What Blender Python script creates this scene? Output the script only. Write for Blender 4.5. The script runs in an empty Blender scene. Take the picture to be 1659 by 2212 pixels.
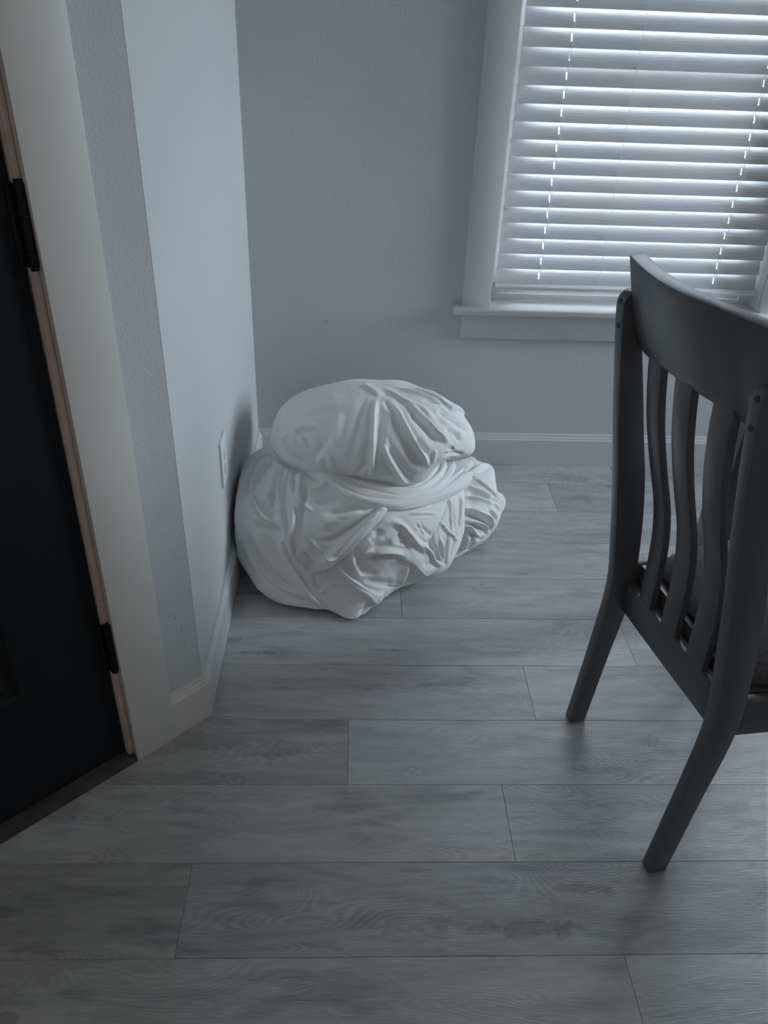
import bpy, bmesh, math, random
from mathutils import Vector, Matrix
import numpy as np
random.seed(7)
S = bpy.context.scene
COL = S.collection
# ------------------------------------------------------------------ camera
PITCH, YAW, ROLL, FPX = 0.5693535, 0.04893059, 0.04056038, 1734.85
CAM_H = 1.385
def cam_matrix():
    ca, sa, cb, sb, cc, sc = (math.cos(PITCH), math.sin(PITCH), math.cos(YAW), math.sin(YAW), math.cos(ROLL), math.sin(ROLL))
    B = np.array([[1, 0, 0], [0, 0, -1], [0, 1, 0]], float)
    Y = np.array([[cb, -sb, 0], [sb, cb, 0], [0, 0, 1]])
    P = np.array([[1, 0, 0], [0, ca, -sa], [0, sa, ca]])
    R = np.array([[cc, -sc, 0], [sc, cc, 0], [0, 0, 1]])
    M = R @ P @ B @ Y          # world -> (right, down, forward)
    m = Matrix.Identity(4)
    for i in range(3):
        m[i][0], m[i][1], m[i][2] = M[0][i], -M[1][i], -M[2][i]
    m[2][3] = CAM_H
    return m
cd = bpy.data.cameras.new('camera')
cam = bpy.data.objects.new('camera', cd); COL.objects.link(cam)
cam.matrix_world = cam_matrix()
cd.sensor_fit = 'VERTICAL'; cd.sensor_height = 24.0
cd.lens = FPX / 2212 * 24.0
cd.clip_start = 0.02
S.camera = cam
# ------------------------------------------------------------------ view + light
S.view_settings.view_transform = 'Standard'
S.view_settings.look = 'None'
S.view_settings.gamma = 1
S.view_settings.use_curve_mapping = False
S.view_settings.exposure = 0.42
S.cycles.use_denoising = True
S.cycles.max_bounces = 10
S.cycles.diffuse_bounces = 7
S.cycles.sample_clamp_indirect = 6
S.cycles.caustics_reflective = False
S.cycles.caustics_refractive = False
w = bpy.data.worlds.new('sky'); S.world = w; w.use_nodes = True
nt = w.node_tree; nt.nodes.clear()
wo = nt.nodes.new('ShaderNodeOutputWorld'); bg = nt.nodes.new('ShaderNodeBackground')
bg.inputs['Color'].default_value = (0.75, 0.885, 1.0, 1); bg.inputs['Strength'].default_value = 20.5
nt.links.new(bg.outputs[0], wo.inputs[0])
def area(name, loc, rot, sx, sy, energy, color, portal=False):
    l = bpy.data.lights.new(name, 'AREA'); l.shape = 'RECTANGLE'; l.size = sx; l.size_y = sy
    l.energy = energy; l.color = color
    if portal: l.cycles.is_portal = True
    o = bpy.data.objects.new(name, l); COL.objects.link(o)
    o.location = loc; o.rotation_euler = rot
    return o
WIN = [(0.4210, 1.312), (1.50, 2.36)]     # window openings along X
WZ0, WZ1 = 0.572, 1.98
PI = math.pi
for k, (a, b) in enumerate(WIN):
    area('window_portal', ((a+b)/2, 2.60, (WZ0+WZ1)/2), (-PI/2, 0, 0), b-a, WZ1-WZ0, 1, (1, 1, 1), True)
area('window_portal', (2.85+0.10, 2.07, 1.40), (0, PI/2, 0), 1.30, 0.70, 1, (1, 1, 1), True)
area('warm_fill', (-0.6, -1.3, 2.545), (0, 0, 0), 0.5, 0.5, 4.0, (1, .80, .62))  # added warm fill for the entry side, at ceiling level without any fixture
# ------------------------------------------------------------------ helpers
def tag(o, label=None, cat=None, group=None, kind=None):
    if label: o['label'] = label
    if cat: o['category'] = cat
    if group: o['group'] = group
    if kind: o['kind'] = kind
    return o
def link(name, me, mat=None, parent=None):
    o = bpy.data.objects.new(name, me); COL.objects.link(o)
    if mat is not None:
        if me.materials: me.materials[0] = mat
        else: me.materials.append(mat)
    if parent is not None: o.parent = parent
    return o
def empty(name, loc=(0, 0, 0), rz=0):
    o = bpy.data.objects.new(name, None); COL.objects.link(o)
    o.location = loc; o.rotation_euler = (0, 0, rz); o.empty_display_size = 0.05
    return o
def mesh(name, verts, faces, smooth=False):
    me = bpy.data.meshes.new(name); me.from_pydata([tuple(v) for v in verts], [], faces); me.update()
    if smooth:
        me.polygons.foreach_set('use_smooth', [True]*len(me.polygons))
    return me
def bm_obj(name, bm, mat, parent=None, smooth=False, bevel=0, seg=2, ang=40):
    me = bpy.data.meshes.new(name)
    bmesh.ops.recalc_face_normals(bm, faces=bm.faces)
    if bevel:
        es = [e for e in bm.edges if len(e.link_faces) == 2 and e.calc_face_angle(0) > math.radians(ang)]
        bmesh.ops.bevel(bm, geom=es, offset=bevel, segments=seg, profile=0.5, affect='EDGES', clamp_overlap=True)
    bm.to_mesh(me); bm.free()
    if smooth or bevel:
        me.polygons.foreach_set('use_smooth', [True]*len(me.polygons))
        me.set_sharp_from_angle(angle=math.radians(35))
    return link(name, me, mat, parent)
def box(bm, x0, x1, y0, y1, z0, z1, M=None):
    vs = [bm.verts.new(M @ Vector(p) if M else p) for p in
          [(x0,y0,z0),(x1,y0,z0),(x1,y1,z0),(x0,y1,z0),(x0,y0,z1),(x1,y0,z1),(x1,y1,z1),(x0,y1,z1)]]
    for f in ((3,2,1,0),(4,5,6,7),(0,1,5,4),(1,2,6,5),(2,3,7,6),(3,0,4,7)): bm.faces.new([vs[i] for i in f])
def boxo(name, ext, mat, parent=None, bevel=0, M=None, seg=2):
    bm = bmesh.new(); box(bm, *ext, M=M); return bm_obj(name, bm, mat, parent, bevel=bevel, seg=seg)
def prism(bm, prof, p0, p1, ax_u, ax_v):
    """profile (u,v) points swept from p0 to p1; ax_u, ax_v world axes of the profile"""
    p0, p1, ax_u, ax_v = map(Vector, (p0, p1, ax_u, ax_v))
    a = [bm.verts.new(p0+ax_u*u+ax_v*v) for u, v in prof]; b = [bm.verts.new(p1+ax_u*u+ax_v*v) for u, v in prof]
    n = len(prof)
    for i in range(n): bm.faces.new((a[i], a[(i+1) % n], b[(i+1) % n], b[i]))
    bm.faces.new(a[::-1]); bm.faces.new(b)
def tube(name, pts, r, mat, parent=None, res=2):
    cu = bpy.data.curves.new(name, 'CURVE'); cu.dimensions = '3D'; cu.bevel_depth = r; cu.bevel_resolution = res
    sp = cu.splines.new('POLY'); sp.points.add(len(pts)-1)
    for i, p in enumerate(pts): sp.points[i].co = (*p, 1)
    me = bpy.data.meshes.new_from_object(bpy.data.objects.new('t', cu)); me.name = name
    return link(name, me, mat, parent)
# ------------------------------------------------------------------ materials
def mat(name, color, rough=0.5, spec=0.5, metallic=0, bump=None, var=None, obj_tint=False, sheen=0):
    """bump=(scale, strength, distance[, stretch]); var=(scale, amount)"""
    m = bpy.data.materials.new(name); m.use_nodes = True
    nt = m.node_tree; b = nt.nodes['Principled BSDF']
    b.inputs['Base Color'].default_value = (*color, 1); b.inputs['Roughness'].default_value = rough
    b.inputs['Specular IOR Level'].default_value = spec; b.inputs['Metallic'].default_value = metallic
    if sheen: b.inputs['Sheen Weight'].default_value = sheen
    tc = nt.nodes.new('ShaderNodeTexCoord')
    if var:
        n = nt.nodes.new('ShaderNodeTexNoise'); n.inputs['Scale'].default_value = var[0]; n.inputs['Detail'].default_value = 5
        nt.links.new(tc.outputs['Object'], n.inputs['Vector'])
        r = nt.nodes.new('ShaderNodeMapRange'); r.inputs['From Min'].default_value = .3; r.inputs['From Max'].default_value = .7
        r.inputs['To Min'].default_value = 1-var[1]; r.inputs['To Max'].default_value = 1+var[1]
        nt.links.new(n.outputs['Fac'], r.inputs['Value'])
        mx = nt.nodes.new('ShaderNodeMix'); mx.data_type = 'RGBA'; mx.blend_type = 'MULTIPLY'; mx.inputs['Factor'].default_value = 1
        mx.inputs['A'].default_value = (*color, 1); nt.links.new(r.outputs[0], mx.inputs['B'])
        nt.links.new(mx.outputs['Result'], b.inputs['Base Color'])
    if bump:
        n = nt.nodes.new('ShaderNodeTexNoise'); n.inputs['Scale'].default_value = bump[0]; n.inputs['Detail'].default_value = 4
        src = tc.outputs['Object']
        if len(bump) > 3:
            mp = nt.nodes.new('ShaderNodeMapping'); mp.inputs['Scale'].default_value = bump[3]
            nt.links.new(src, mp.inputs['Vector']); src = mp.outputs[0]
        nt.links.new(src, n.inputs['Vector'])
        bp = nt.nodes.new('ShaderNodeBump'); bp.inputs['Strength'].default_value = bump[1]; bp.inputs['Distance'].default_value = bump[2]
        nt.links.new(n.outputs['Fac'], bp.inputs['Height']); nt.links.new(bp.outputs[0], b.inputs['Normal'])
    return m
M_WALL = mat('wall_paint', (0.60, 0.615, 0.62), 0.75, 0.25, bump=(190, 0.35, 0.0025), var=(3, 0.015))
def add_marks(m, marks):
    """small scuffs at fixed places on the wall: (x, y, z, radius, stretch_z, darkness)"""
    nt = m.node_tree; b = nt.nodes['Principled BSDF']; src = b.inputs['Base Color'].links[0].from_socket
    g = nt.nodes.new('ShaderNodeNewGeometry'); nz = nt.nodes.new('ShaderNodeTexNoise'); nz.inputs['Scale'].default_value = 260
    nt.links.new(g.outputs['Position'], nz.inputs['Vector'])
    for x, y, z, r, st, dk in marks:
        s_ = nt.nodes.new('ShaderNodeVectorMath'); s_.operation = 'SUBTRACT'; nt.links.new(g.outputs['Position'], s_.inputs[0]); s_.inputs[1].default_value = (x, y, z)
        k = nt.nodes.new('ShaderNodeVectorMath'); k.operation = 'MULTIPLY'; nt.links.new(s_.outputs[0], k.inputs[0]); k.inputs[1].default_value = (1/r, 1/r, 1/(r*st))
        l = nt.nodes.new('ShaderNodeVectorMath'); l.operation = 'LENGTH'; nt.links.new(k.outputs[0], l.inputs[0])
        a = nt.nodes.new('ShaderNodeMath'); a.operation = 'MULTIPLY_ADD'; nt.links.new(nz.outputs['Fac'], a.inputs[0]); a.inputs[1].default_value = 1.6; nt.links.new(l.outputs['Value'], a.inputs[2])
        q = nt.nodes.new('ShaderNodeMapRange'); q.inputs['From Min'].default_value = 1.5; q.inputs['From Max'].default_value = 2.0; q.inputs['To Min'].default_value = 1-dk; q.inputs['To Max'].default_value = 1
        nt.links.new(a.outputs[0], q.inputs['Value'])
        mx = nt.nodes.new('ShaderNodeMix'); mx.data_type = 'RGBA'; mx.blend_type = 'MULTIPLY'; mx.inputs['Factor'].default_value = 1
        nt.links.new(src, mx.inputs['A']); nt.links.new(q.outputs[0], mx.inputs['B']); src = mx.outputs['Result']
    nt.links.new(src, b.inputs['Base Color'])
add_marks(M_WALL, [(-.0872, 2.5016, .5036, .0020, 1.6, .6), (.4137, 2.5016, .178, .002, .6, .5), (-.323, 1.657, .514, .0018, 1.2, .4),
                   (-.3633, 1.2637, .319, .005, .5, .18), (-.3551, 1.2714, .306, .003, 1.6, .22), (-.3473, 1.2786, .266, .002, 3.5, .22), (-.3434, 1.2825, .230, .0025, 3.0, .18)])
M_TRIM = mat('trim_paint', (0.645, 0.65, 0.655), 0.38, 0.5, bump=(30, 0.05, 0.001, (1, 1, 1)))
M_TRIMW = mat('aged_trim_paint', (0.70, 0.665, 0.615), 0.42, 0.4, bump=(120, 0.1, 0.0008), var=(6, 0.03))
M_JAMB = mat('bare_jamb', (0.62, 0.50, 0.44), 0.6, 0.3, bump=(60, 0.2, 0.001, (1, 1, .05)), var=(25, 0.10))
M_DOOR = mat('door_paint', (0.006, 0.0085, 0.0105), 0.55, 0.25, bump=(90, 0.15, 0.001, (1, 1, .1)))
M_IRON = mat('black_iron', (0.012, 0.012, 0.013), 0.42, 0.5, 0.6, bump=(200, 0.1, 0.0005))
M_THRESH = mat('threshold_wood', (0.055, 0.045, 0.042), 0.6, 0.3, bump=(40, 0.3, 0.001), var=(30, 0.25))
M_GOLD = mat('brass_sweep', (0.20, 0.14, 0.07), 0.5, 0.4, 0.3, bump=(80, 0.2, 0.0005))
M_SLAT = mat('blind_slat', (0.68, 0.685, 0.70), 0.36, 0.5, bump=(18, 0.35, 0.0022, (1, 14, 14)))
M_CORD = mat('blind_cord', (0.80, 0.81, 0.82), 0.8, 0.2, bump=(900, 0.3, 0.0003))
M_VINYL = mat('window_vinyl', (0.80, 0.79, 0.79), 0.35, 0.5, bump=(50, 0.05, 0.0005))
M_PLASTIC = mat('outlet_plastic', (0.80, 0.80, 0.79), 0.3, 0.5, bump=(200, 0.03, 0.0003))
M_SLOT = mat('outlet_slot', (0.03, 0.03, 0.03), 0.6, 0.2, bump=(200, 0.03, 0.0003))
M_CHAIR = mat('chair_paint', (0.100, 0.103, 0.112), 0.30, 0.45, bump=(45, 0.12, 0.0008, (8, 8, 1)), var=(12, 0.06))
M_SEAT = mat('seat_fabric', (0.115, 0.110, 0.125), 0.95, 0.15, bump=(700, 0.8, 0.0012), var=(160, 0.30), sheen=0.3)
M_PLUG = mat('wood_plug', (0.03, 0.03, 0.032), 0.5, 0.4, bump=(200, 0.1, 0.0004))
M_DUVET = mat('duvet_cotton', (0.84, 0.84, 0.835), 0.85, 0.2, bump=(35, 0.25, 0.004), sheen=0.15)
M_CEIL = mat('ceiling_paint', (0.66, 0.66, 0.65), 0.9, 0.1, bump=(60, 0.3, 0.002))
M_GROUND = mat('outdoor_ground', (0.30, 0.27, 0.25), 0.9, 0.1, bump=(5, 0.3, 0.01), var=(1.5, 0.1))
M_SUB = mat('subfloor', (0.03, 0.03, 0.03), 0.9, 0.1, bump=(20, 0.3, 0.002))
M_GLASS = bpy.data.materials.new('window_glass'); M_GLASS.use_nodes = True
_b = M_GLASS.node_tree.nodes['Principled BSDF']
_nt = M_GLASS.node_tree
_tr = _nt.nodes.new('ShaderNodeBsdfTransparent'); _gl = _nt.nodes.new('ShaderNodeBsdfGlossy'); _gl.inputs['Roughness'].default_value = 0.02
_fr = _nt.nodes.new('ShaderNodeFresnel'); _fr.inputs['IOR'].default_value = 1.45; _mx = _nt.nodes.new('ShaderNodeMixShader')
_nt.links.new(_fr.outputs[0], _mx.inputs[0]); _nt.links.new(_tr.outputs[0], _mx.inputs[1]); _nt.links.new(_gl.outputs[0], _mx.inputs[2])
_nt.links.new(_mx.outputs[0], _nt.nodes['Material Output'].inputs['Surface'])

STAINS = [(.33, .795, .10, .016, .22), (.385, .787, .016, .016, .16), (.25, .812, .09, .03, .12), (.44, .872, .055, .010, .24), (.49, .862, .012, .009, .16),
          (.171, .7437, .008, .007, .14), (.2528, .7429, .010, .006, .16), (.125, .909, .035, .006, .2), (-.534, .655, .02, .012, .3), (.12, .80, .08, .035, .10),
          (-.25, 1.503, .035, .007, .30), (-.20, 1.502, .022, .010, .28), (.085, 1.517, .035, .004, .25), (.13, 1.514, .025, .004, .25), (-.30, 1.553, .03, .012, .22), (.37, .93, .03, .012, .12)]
def plank_material():
    m = bpy.data.materials.new('vinyl_plank'); m.use_nodes = True
    nt = m.node_tree; N = nt.nodes.new; L = nt.links.new; b = nt.nodes['Principled BSDF']
    tc = N('ShaderNodeTexCoord'); oi = N('ShaderNodeObjectInfo')
    off = N('ShaderNodeVectorMath'); off.operation = 'SCALE'; off.inputs[0].default_value = (37.0, 19.0, 53.0); L(oi.outputs['Random'], off.inputs['Scale'])
    add = N('ShaderNodeVectorMath'); add.operation = 'ADD'; L(tc.outputs['Object'], add.inputs[0]); L(off.outputs[0], add.inputs[1])
    def mp(sc, src=add.outputs[0]):
        k = N('ShaderNodeMapping'); k.inputs['Scale'].default_value = sc; L(src, k.inputs['Vector']); return k.outputs[0]
    def noise(vec, scale, detail=4, rough=.55, dist=0):
        n = N('ShaderNodeTexNoise'); n.inputs['Scale'].default_value = scale; n.inputs['Detail'].default_value = detail
        n.inputs['Roughness'].default_value = rough; n.inputs['Distortion'].default_value = dist; L(vec, n.inputs['Vector']); return n.outputs['Fac']
    def rng(src, a, b_, c, d):
        r = N('ShaderNodeMapRange'); r.inputs['From Min'].default_value = a; r.inputs['From Max'].default_value = b_
        r.inputs['To Min'].default_value = c; r.inputs['To Max'].default_value = d; L(src, r.inputs['Value']); return r.outputs[0]
    def math_(op, a, b_):
        n = N('ShaderNodeMath'); n.operation = op
        for i, v in enumerate((a, b_)):
            if isinstance(v, (int, float)): n.inputs[i].default_value = v
            else: L(v, n.inputs[i])
        return n.outputs[0]
    fine = noise(mp((4, 60, 1)), 9, 6, .7)                # fine streaks along the board
    med = noise(mp((1.1, 7, 1)), 3.2, 4, .62, .8)
    # cathedral rings: contour lines of a stretched low noise field
    field = noise(mp((1.25, 6.0, 1)), 2.1, 1.5, .4, .25)
    rings = math_('SINE', math_('MULTIPLY', field, 250.0), 0.0)
    ringmask = rng(noise(mp((1.6, 3.5, 1)), 1.7, 2), .45, .62, 0.0, 1.0)
    blot = rng(noise(mp((1.7, 5, 1)), 3.1, 3, .5, .4), .56, .72, 0, 1)    # dark smoky patches of the print
    val = math_('ADD', rng(fine, .3, .7, -.11, .11), rng(med, .3, .7, -.18, .18))
    val = math_('ADD', val, math_('MULTIPLY', math_('MULTIPLY', rings, ringmask), .085))
    val = math_('SUBTRACT', val, math_('MULTIPLY', blot, .26))
    val = math_('ADD', val, 1.0)
    base = N('ShaderNodeMix'); base.data_type = 'RGBA'; base.blend_type = 'MULTIPLY'; base.inputs['Factor'].default_value = 1
    L(oi.outputs['Color'], base.inputs['A']); L(val, base.inputs['B'])
    # cooler tint where dark
    tint = N('ShaderNodeMix'); tint.data_type = 'RGBA'; tint.blend_type = 'MULTIPLY'
    L(math_('MULTIPLY', blot, .6), tint.inputs['Factor']); L(base.outputs['Result'], tint.inputs['A']); tint.inputs['B'].default_value = (.88, .93, 1.0, 1)
    col = tint.outputs['Result']
    # water and dirt stains lying on the boards
    geo = N('ShaderNodeNewGeometry'); edge = noise(geo.outputs['Position'], 38, 4, .65)
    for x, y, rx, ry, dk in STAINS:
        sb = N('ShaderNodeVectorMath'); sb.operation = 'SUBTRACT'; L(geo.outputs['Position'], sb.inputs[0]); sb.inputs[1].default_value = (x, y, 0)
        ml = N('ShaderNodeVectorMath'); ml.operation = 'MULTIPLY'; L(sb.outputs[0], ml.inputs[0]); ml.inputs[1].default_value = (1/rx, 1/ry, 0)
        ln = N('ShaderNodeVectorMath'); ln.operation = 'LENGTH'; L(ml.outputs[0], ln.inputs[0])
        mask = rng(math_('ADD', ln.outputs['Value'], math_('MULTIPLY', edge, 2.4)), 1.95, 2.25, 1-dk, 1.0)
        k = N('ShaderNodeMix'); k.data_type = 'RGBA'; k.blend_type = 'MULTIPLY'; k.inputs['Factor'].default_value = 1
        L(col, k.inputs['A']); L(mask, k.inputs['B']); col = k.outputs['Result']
    L(col, b.inputs['Base Color'])
    L(rng(fine, .3, .7, .17, .29), b.inputs['Roughness'])
    b.inputs['Specular IOR Level'].default_value = 0.85
    h = math_('ADD', math_('MULTIPLY', fine, 1.0), math_('MULTIPLY', math_('MULTIPLY', rings, ringmask), .12))
    bp = N('ShaderNodeBump'); bp.inputs['Strength'].default_value = .45; bp.inputs['Distance'].default_value = .0012
    L(h, bp.inputs['Height']); L(bp.outputs[0], b.inputs['Normal'])
    return m
M_PLANK = plank_material()

# ------------------------------------------------------------------ room layout (metres; camera stands over the origin)
YW = 2.5016            # back wall face
XL = -0.323            # short left wall face
XR, YF, ZC = 2.85, -2.6, 2.55
W3 = (1.72, 2.42, 0.75, 2.05)      # unshaded window in the right-hand wall (y0, y1, z0, z1), out of frame
TH = math.radians(43)
tv = Vector((math.cos(TH), math.sin(TH), 0)); nv = Vector((math.sin(TH), -math.cos(TH), 0))   # along the entry wall, out of it
OFFW = -1.172          # entry wall face = nv*OFFW
def DW(t, off, z): return nv*off + tv*t + Vector((0, 0, z))
DM = Matrix(((tv.x, nv.x, 0, 0), (tv.y, nv.y, 0, 0), (0, 0, 1, 0), (0, 0, 0, 1)))     # (t, off, z) -> world
YC = (OFFW - nv.x*XL)/nv.y                       # corner of entry wall and left wall
tC = Vector((XL, YC, 0)).dot(tv)
T0 = -1.2                                        # far end of the entry wall
P0 = DW(T0, OFFW, 0)
XLL = P0.x
# walls -------------------------------------------------------------
def wall_with_holes(name, x0, x1, holes, z0, z1, y0, y1):
    """wall slab in the XZ plane, holes = [(xa,xb,za,zb)] sorted"""
    bm = bmesh.new(); x = x0
    for xa, xb, za, zb in holes:
        box(bm, x, xa, y0, y1, z0, z1); box(bm, xa, xb, y0, y1, z0, za); box(bm, xa, xb, y0, y1, zb, z1); x = xb
    box(bm, x, x1, y0, y1, z0, z1)
    bmesh.ops.remove_doubles(bm, verts=bm.verts, dist=1e-5)
    return tag(bm_obj(name, bm, M_WALL), kind='structure')
wall_with_holes('wall_back', XL-0.12, XR, [(a, b, WZ0-0.02, WZ1) for a, b in WIN], 0, ZC, YW, YW+0.14)
tag(boxo('wall_left', (XL-0.10, XL, YC+0.004, YW, 0, ZC), M_WALL, bevel=0), kind='structure')
DT0, DT1, DZ1 = -0.455, 0.4560, 2.03             # door slab along the entry wall
bm = bmesh.new()
box(bm, DT1+0.012, tC, OFFW-0.11, OFFW, 0, ZC, DM); box(bm, DT0-0.012, DT1+0.012, OFFW-0.11, OFFW, DZ1+0.012, ZC, DM); box(bm, T0, DT0-0.012, OFFW-0.11, OFFW, 0, ZC, DM)
bmesh.ops.remove_doubles(bm, verts=bm.verts, dist=1e-5)
tag(bm_obj('wall_entry', bm, M_WALL, bevel=0), kind='structure')
tag(boxo('wall_far_left', (XLL-0.1, XLL, YF, P0.y, 0, ZC), M_WALL), kind='structure')
bm = bmesh.new()
box(bm, XR, XR+0.1, YF, W3[0], 0, ZC); box(bm, XR, XR+0.1, W3[1], YW+0.14, 0, ZC); box(bm, XR, XR+0.1, W3[0], W3[1], 0, W3[2]); box(bm, XR, XR+0.1, W3[0], W3[1], W3[3], ZC)
tag(bm_obj('wall_right', bm, M_WALL), kind='structure')
tag(boxo('wall_front', (XLL-0.1, XR+0.1, YF-0.1, YF, 0, ZC), M_WALL), kind='structure')
tag(boxo('ceiling', (XLL-0.1, XR+0.1, YF-0.1, YW+0.14, ZC, ZC+0.1), M_CEIL), kind='structure')
tag(boxo('ground', (-14, 30, -20, 40, -0.40, -0.30), M_GROUND), kind='structure')

# floor: dark underlay with one object per plank ---------------------
floor = tag(boxo('floor', (XLL-0.1, XR, YF, YW+0.02, -0.06, -0.008), M_SUB), kind='structure')
PW, PY0, PL, GAP = 0.1788, 1.2833, 1.22, 0.0006
rowX = {0: [0.432], -1: [0.0015], -2: [0.325], -3: [-0.289], -4: [0.485], 1: [0.72], 2: [0.14], 3: [-0.2], 4: [0.05], 5: [0.672], 6: [0.923], -5: [0.1]}
tones = {(0, 0): .94, (0, 1): 1.0, (-1, 0): .86, (-1, 1): 1.06, (-2, 0): 1.05, (-2, 1): 1.0, (-3, 0): .88, (-3, 1): .86, (-4, 0): 1.0, (-4, 1): 1.08,
         (1, 0): 1.08, (1, 1): 1.05, (5, 0): 1.03, (5, 1): .84, (6, 0): .95, (6, 1): .80, (2, 0): 1.0, (3, 0): 1.05}
BASE = (0.455, 0.455, 0.455)
def plank_mesh(x0, x1, y0, y1):
    bm = bmesh.new(); zt, c = 0.0, 0.0005
    lo = [(x0, y0), (x1, y0), (x1, y1), (x0, y1)]
    cx, cy = (x0+x1)/2, (y0+y1)/2
    A = [bm.verts.new((x-cx, y-cy, -0.008)) for x, y in lo]; B = [bm.verts.new((x-cx, y-cy, zt-c)) for x, y in lo]
    Cc = [bm.verts.new((x-cx + (c if x < cx else -c), y-cy + (c if y < cy else -c), zt)) for x, y in lo]
    for i in range(4):
        j = (i+1) % 4
        bm.faces.new((A[i], A[j], B[j], B[i])); bm.faces.new((B[i], B[j], Cc[j], Cc[i]))
    bm.faces.new(Cc)
    me = bpy.data.meshes.new('plank'); bm.to_mesh(me); bm.free(); me.materials.append(M_PLANK)
    o = link('plank', me, None, floor); o.location = (cx, cy, 0)
    return o
nrow0 = int(math.floor((YF-PY0)/PW)); nrow1 = int(math.ceil((YW-PY0)/PW))
for r in range(nrow0, nrow1):
    y0 = max(PY0+r*PW, YF); y1 = min(PY0+(r+1)*PW, YW-0.004)
    if y1-y0 < 0.01: continue
    ym = (y0+y1)/2
    if y0 > YC-0.02: xl = XL+0.002
    elif y1 > P0.y: xl = max(XLL, (Vector((0, 0, 0)) + nv*(OFFW-0.05)).x + ((y0 - (nv*(OFFW-0.05)).y)/tv.y)*tv.x) - 0.06
    else: xl = XLL+0.002
    j0 = rowX.get(r, [random.uniform(-.6, .6)])[0]
    js = [j0+k*PL for k in range(-4, 5)]
    ed = [xl]+[x for x in js if xl+0.05 < x < XR-0.05]+[XR-0.002]
    for k in range(len(ed)-1):
        o = plank_mesh(ed[k]+GAP/2, ed[k+1]-GAP/2, y0+GAP/2, y1-GAP/2)
        side = 0 if ed[k+1] <= j0+1e-4 else (1 if abs(ed[k]-j0) < 1e-4 else 9)
        t = tones.get((r, side), random.uniform(.9, 1.06)); s = random.uniform(-.012, .012)
        o.color = (BASE[0]*(t+s), BASE[1]*t, BASE[2]*(t-s*.5), 1)

# baseboards --------------------------------------------------------
BBH, BBT = 0.117, 0.013
BPROF = [(0, 0), (BBT, 0), (BBT, 0.096), (BBT-0.003, 0.101), (BBT-0.003, 0.104), (BBT-0.006, 0.110), (BBT-0.007, BBH), (0, BBH)]
bm = bmesh.new()
prism(bm, BPROF, (XL+0.0, YW, 0), (XR, YW, 0), (0, -1, 0), (0, 0, 1))
tag(bm_obj('baseboard_back', bm, M_TRIM), kind='structure')
# left wall board with a mitre at the outside corner
mit = math.tan((PI/2 - math.atan2(tv.y, tv.x))/2)      # half angle between the two walls
bm = bmesh.new()
a = [bm.verts.new((XL+u, YC - u*mit, v)) for u, v in BPROF]; b = [bm.verts.new((XL+u, YW-BBT-0.0005, v)) for u, v in BPROF]
n = len(BPROF)
for i in range(n): bm.faces.new((a[i], a[(i+1) % n], b[(i+1) % n], b[i]))
bm.faces.new(a[::-1]); bm.faces.new(b)
tag(bm_obj('baseboard_left', bm, M_TRIM), kind='structure')
bm = bmesh.new(); CT1 = 0.5655
a = [bm.verts.new(DM @ Vector((tC + u*mit, OFFW+u, v))) for u, v in BPROF]; b = [bm.verts.new(DM @ Vector((CT1+0.0005, OFFW+u, v))) for u, v in BPROF]
for i in range(n): bm.faces.new((a[i], a[(i+1) % n], b[(i+1) % n], b[i]))
bm.faces.new(a[::-1]); bm.faces.new(b)
tag(bm_obj('baseboard_entry', bm, M_TRIMW), kind='structure')

# door casing, jamb, door -------------------------------------------
CF = OFFW+0.016
bm = bmesh.new(); box(bm, 0.4705, CT1, OFFW+0.0003, CF, 0.0, DZ1+0.095, DM)
tag(bm_obj('trim_1', bm, M_TRIMW, bevel=0.0015), label='off-white door casing board beside the dark door', kind='structure')
bm = bmesh.new(); box(bm, DT0-0.11, DT0-0.015, OFFW+0.0003, CF, 0.0, DZ1+0.095, DM)
tag(bm_obj('trim_2', bm, M_TRIMW, bevel=0.0015), kind='structure')
bm = bmesh.new(); box(bm, DT0-0.015+0.0005, 0.4700, OFFW+0.0003, CF, DZ1+0.0155, DZ1+0.095, DM)
tag(bm_obj('trim_3', bm, M_TRIMW, bevel=0.0015), kind='structure')
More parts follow.
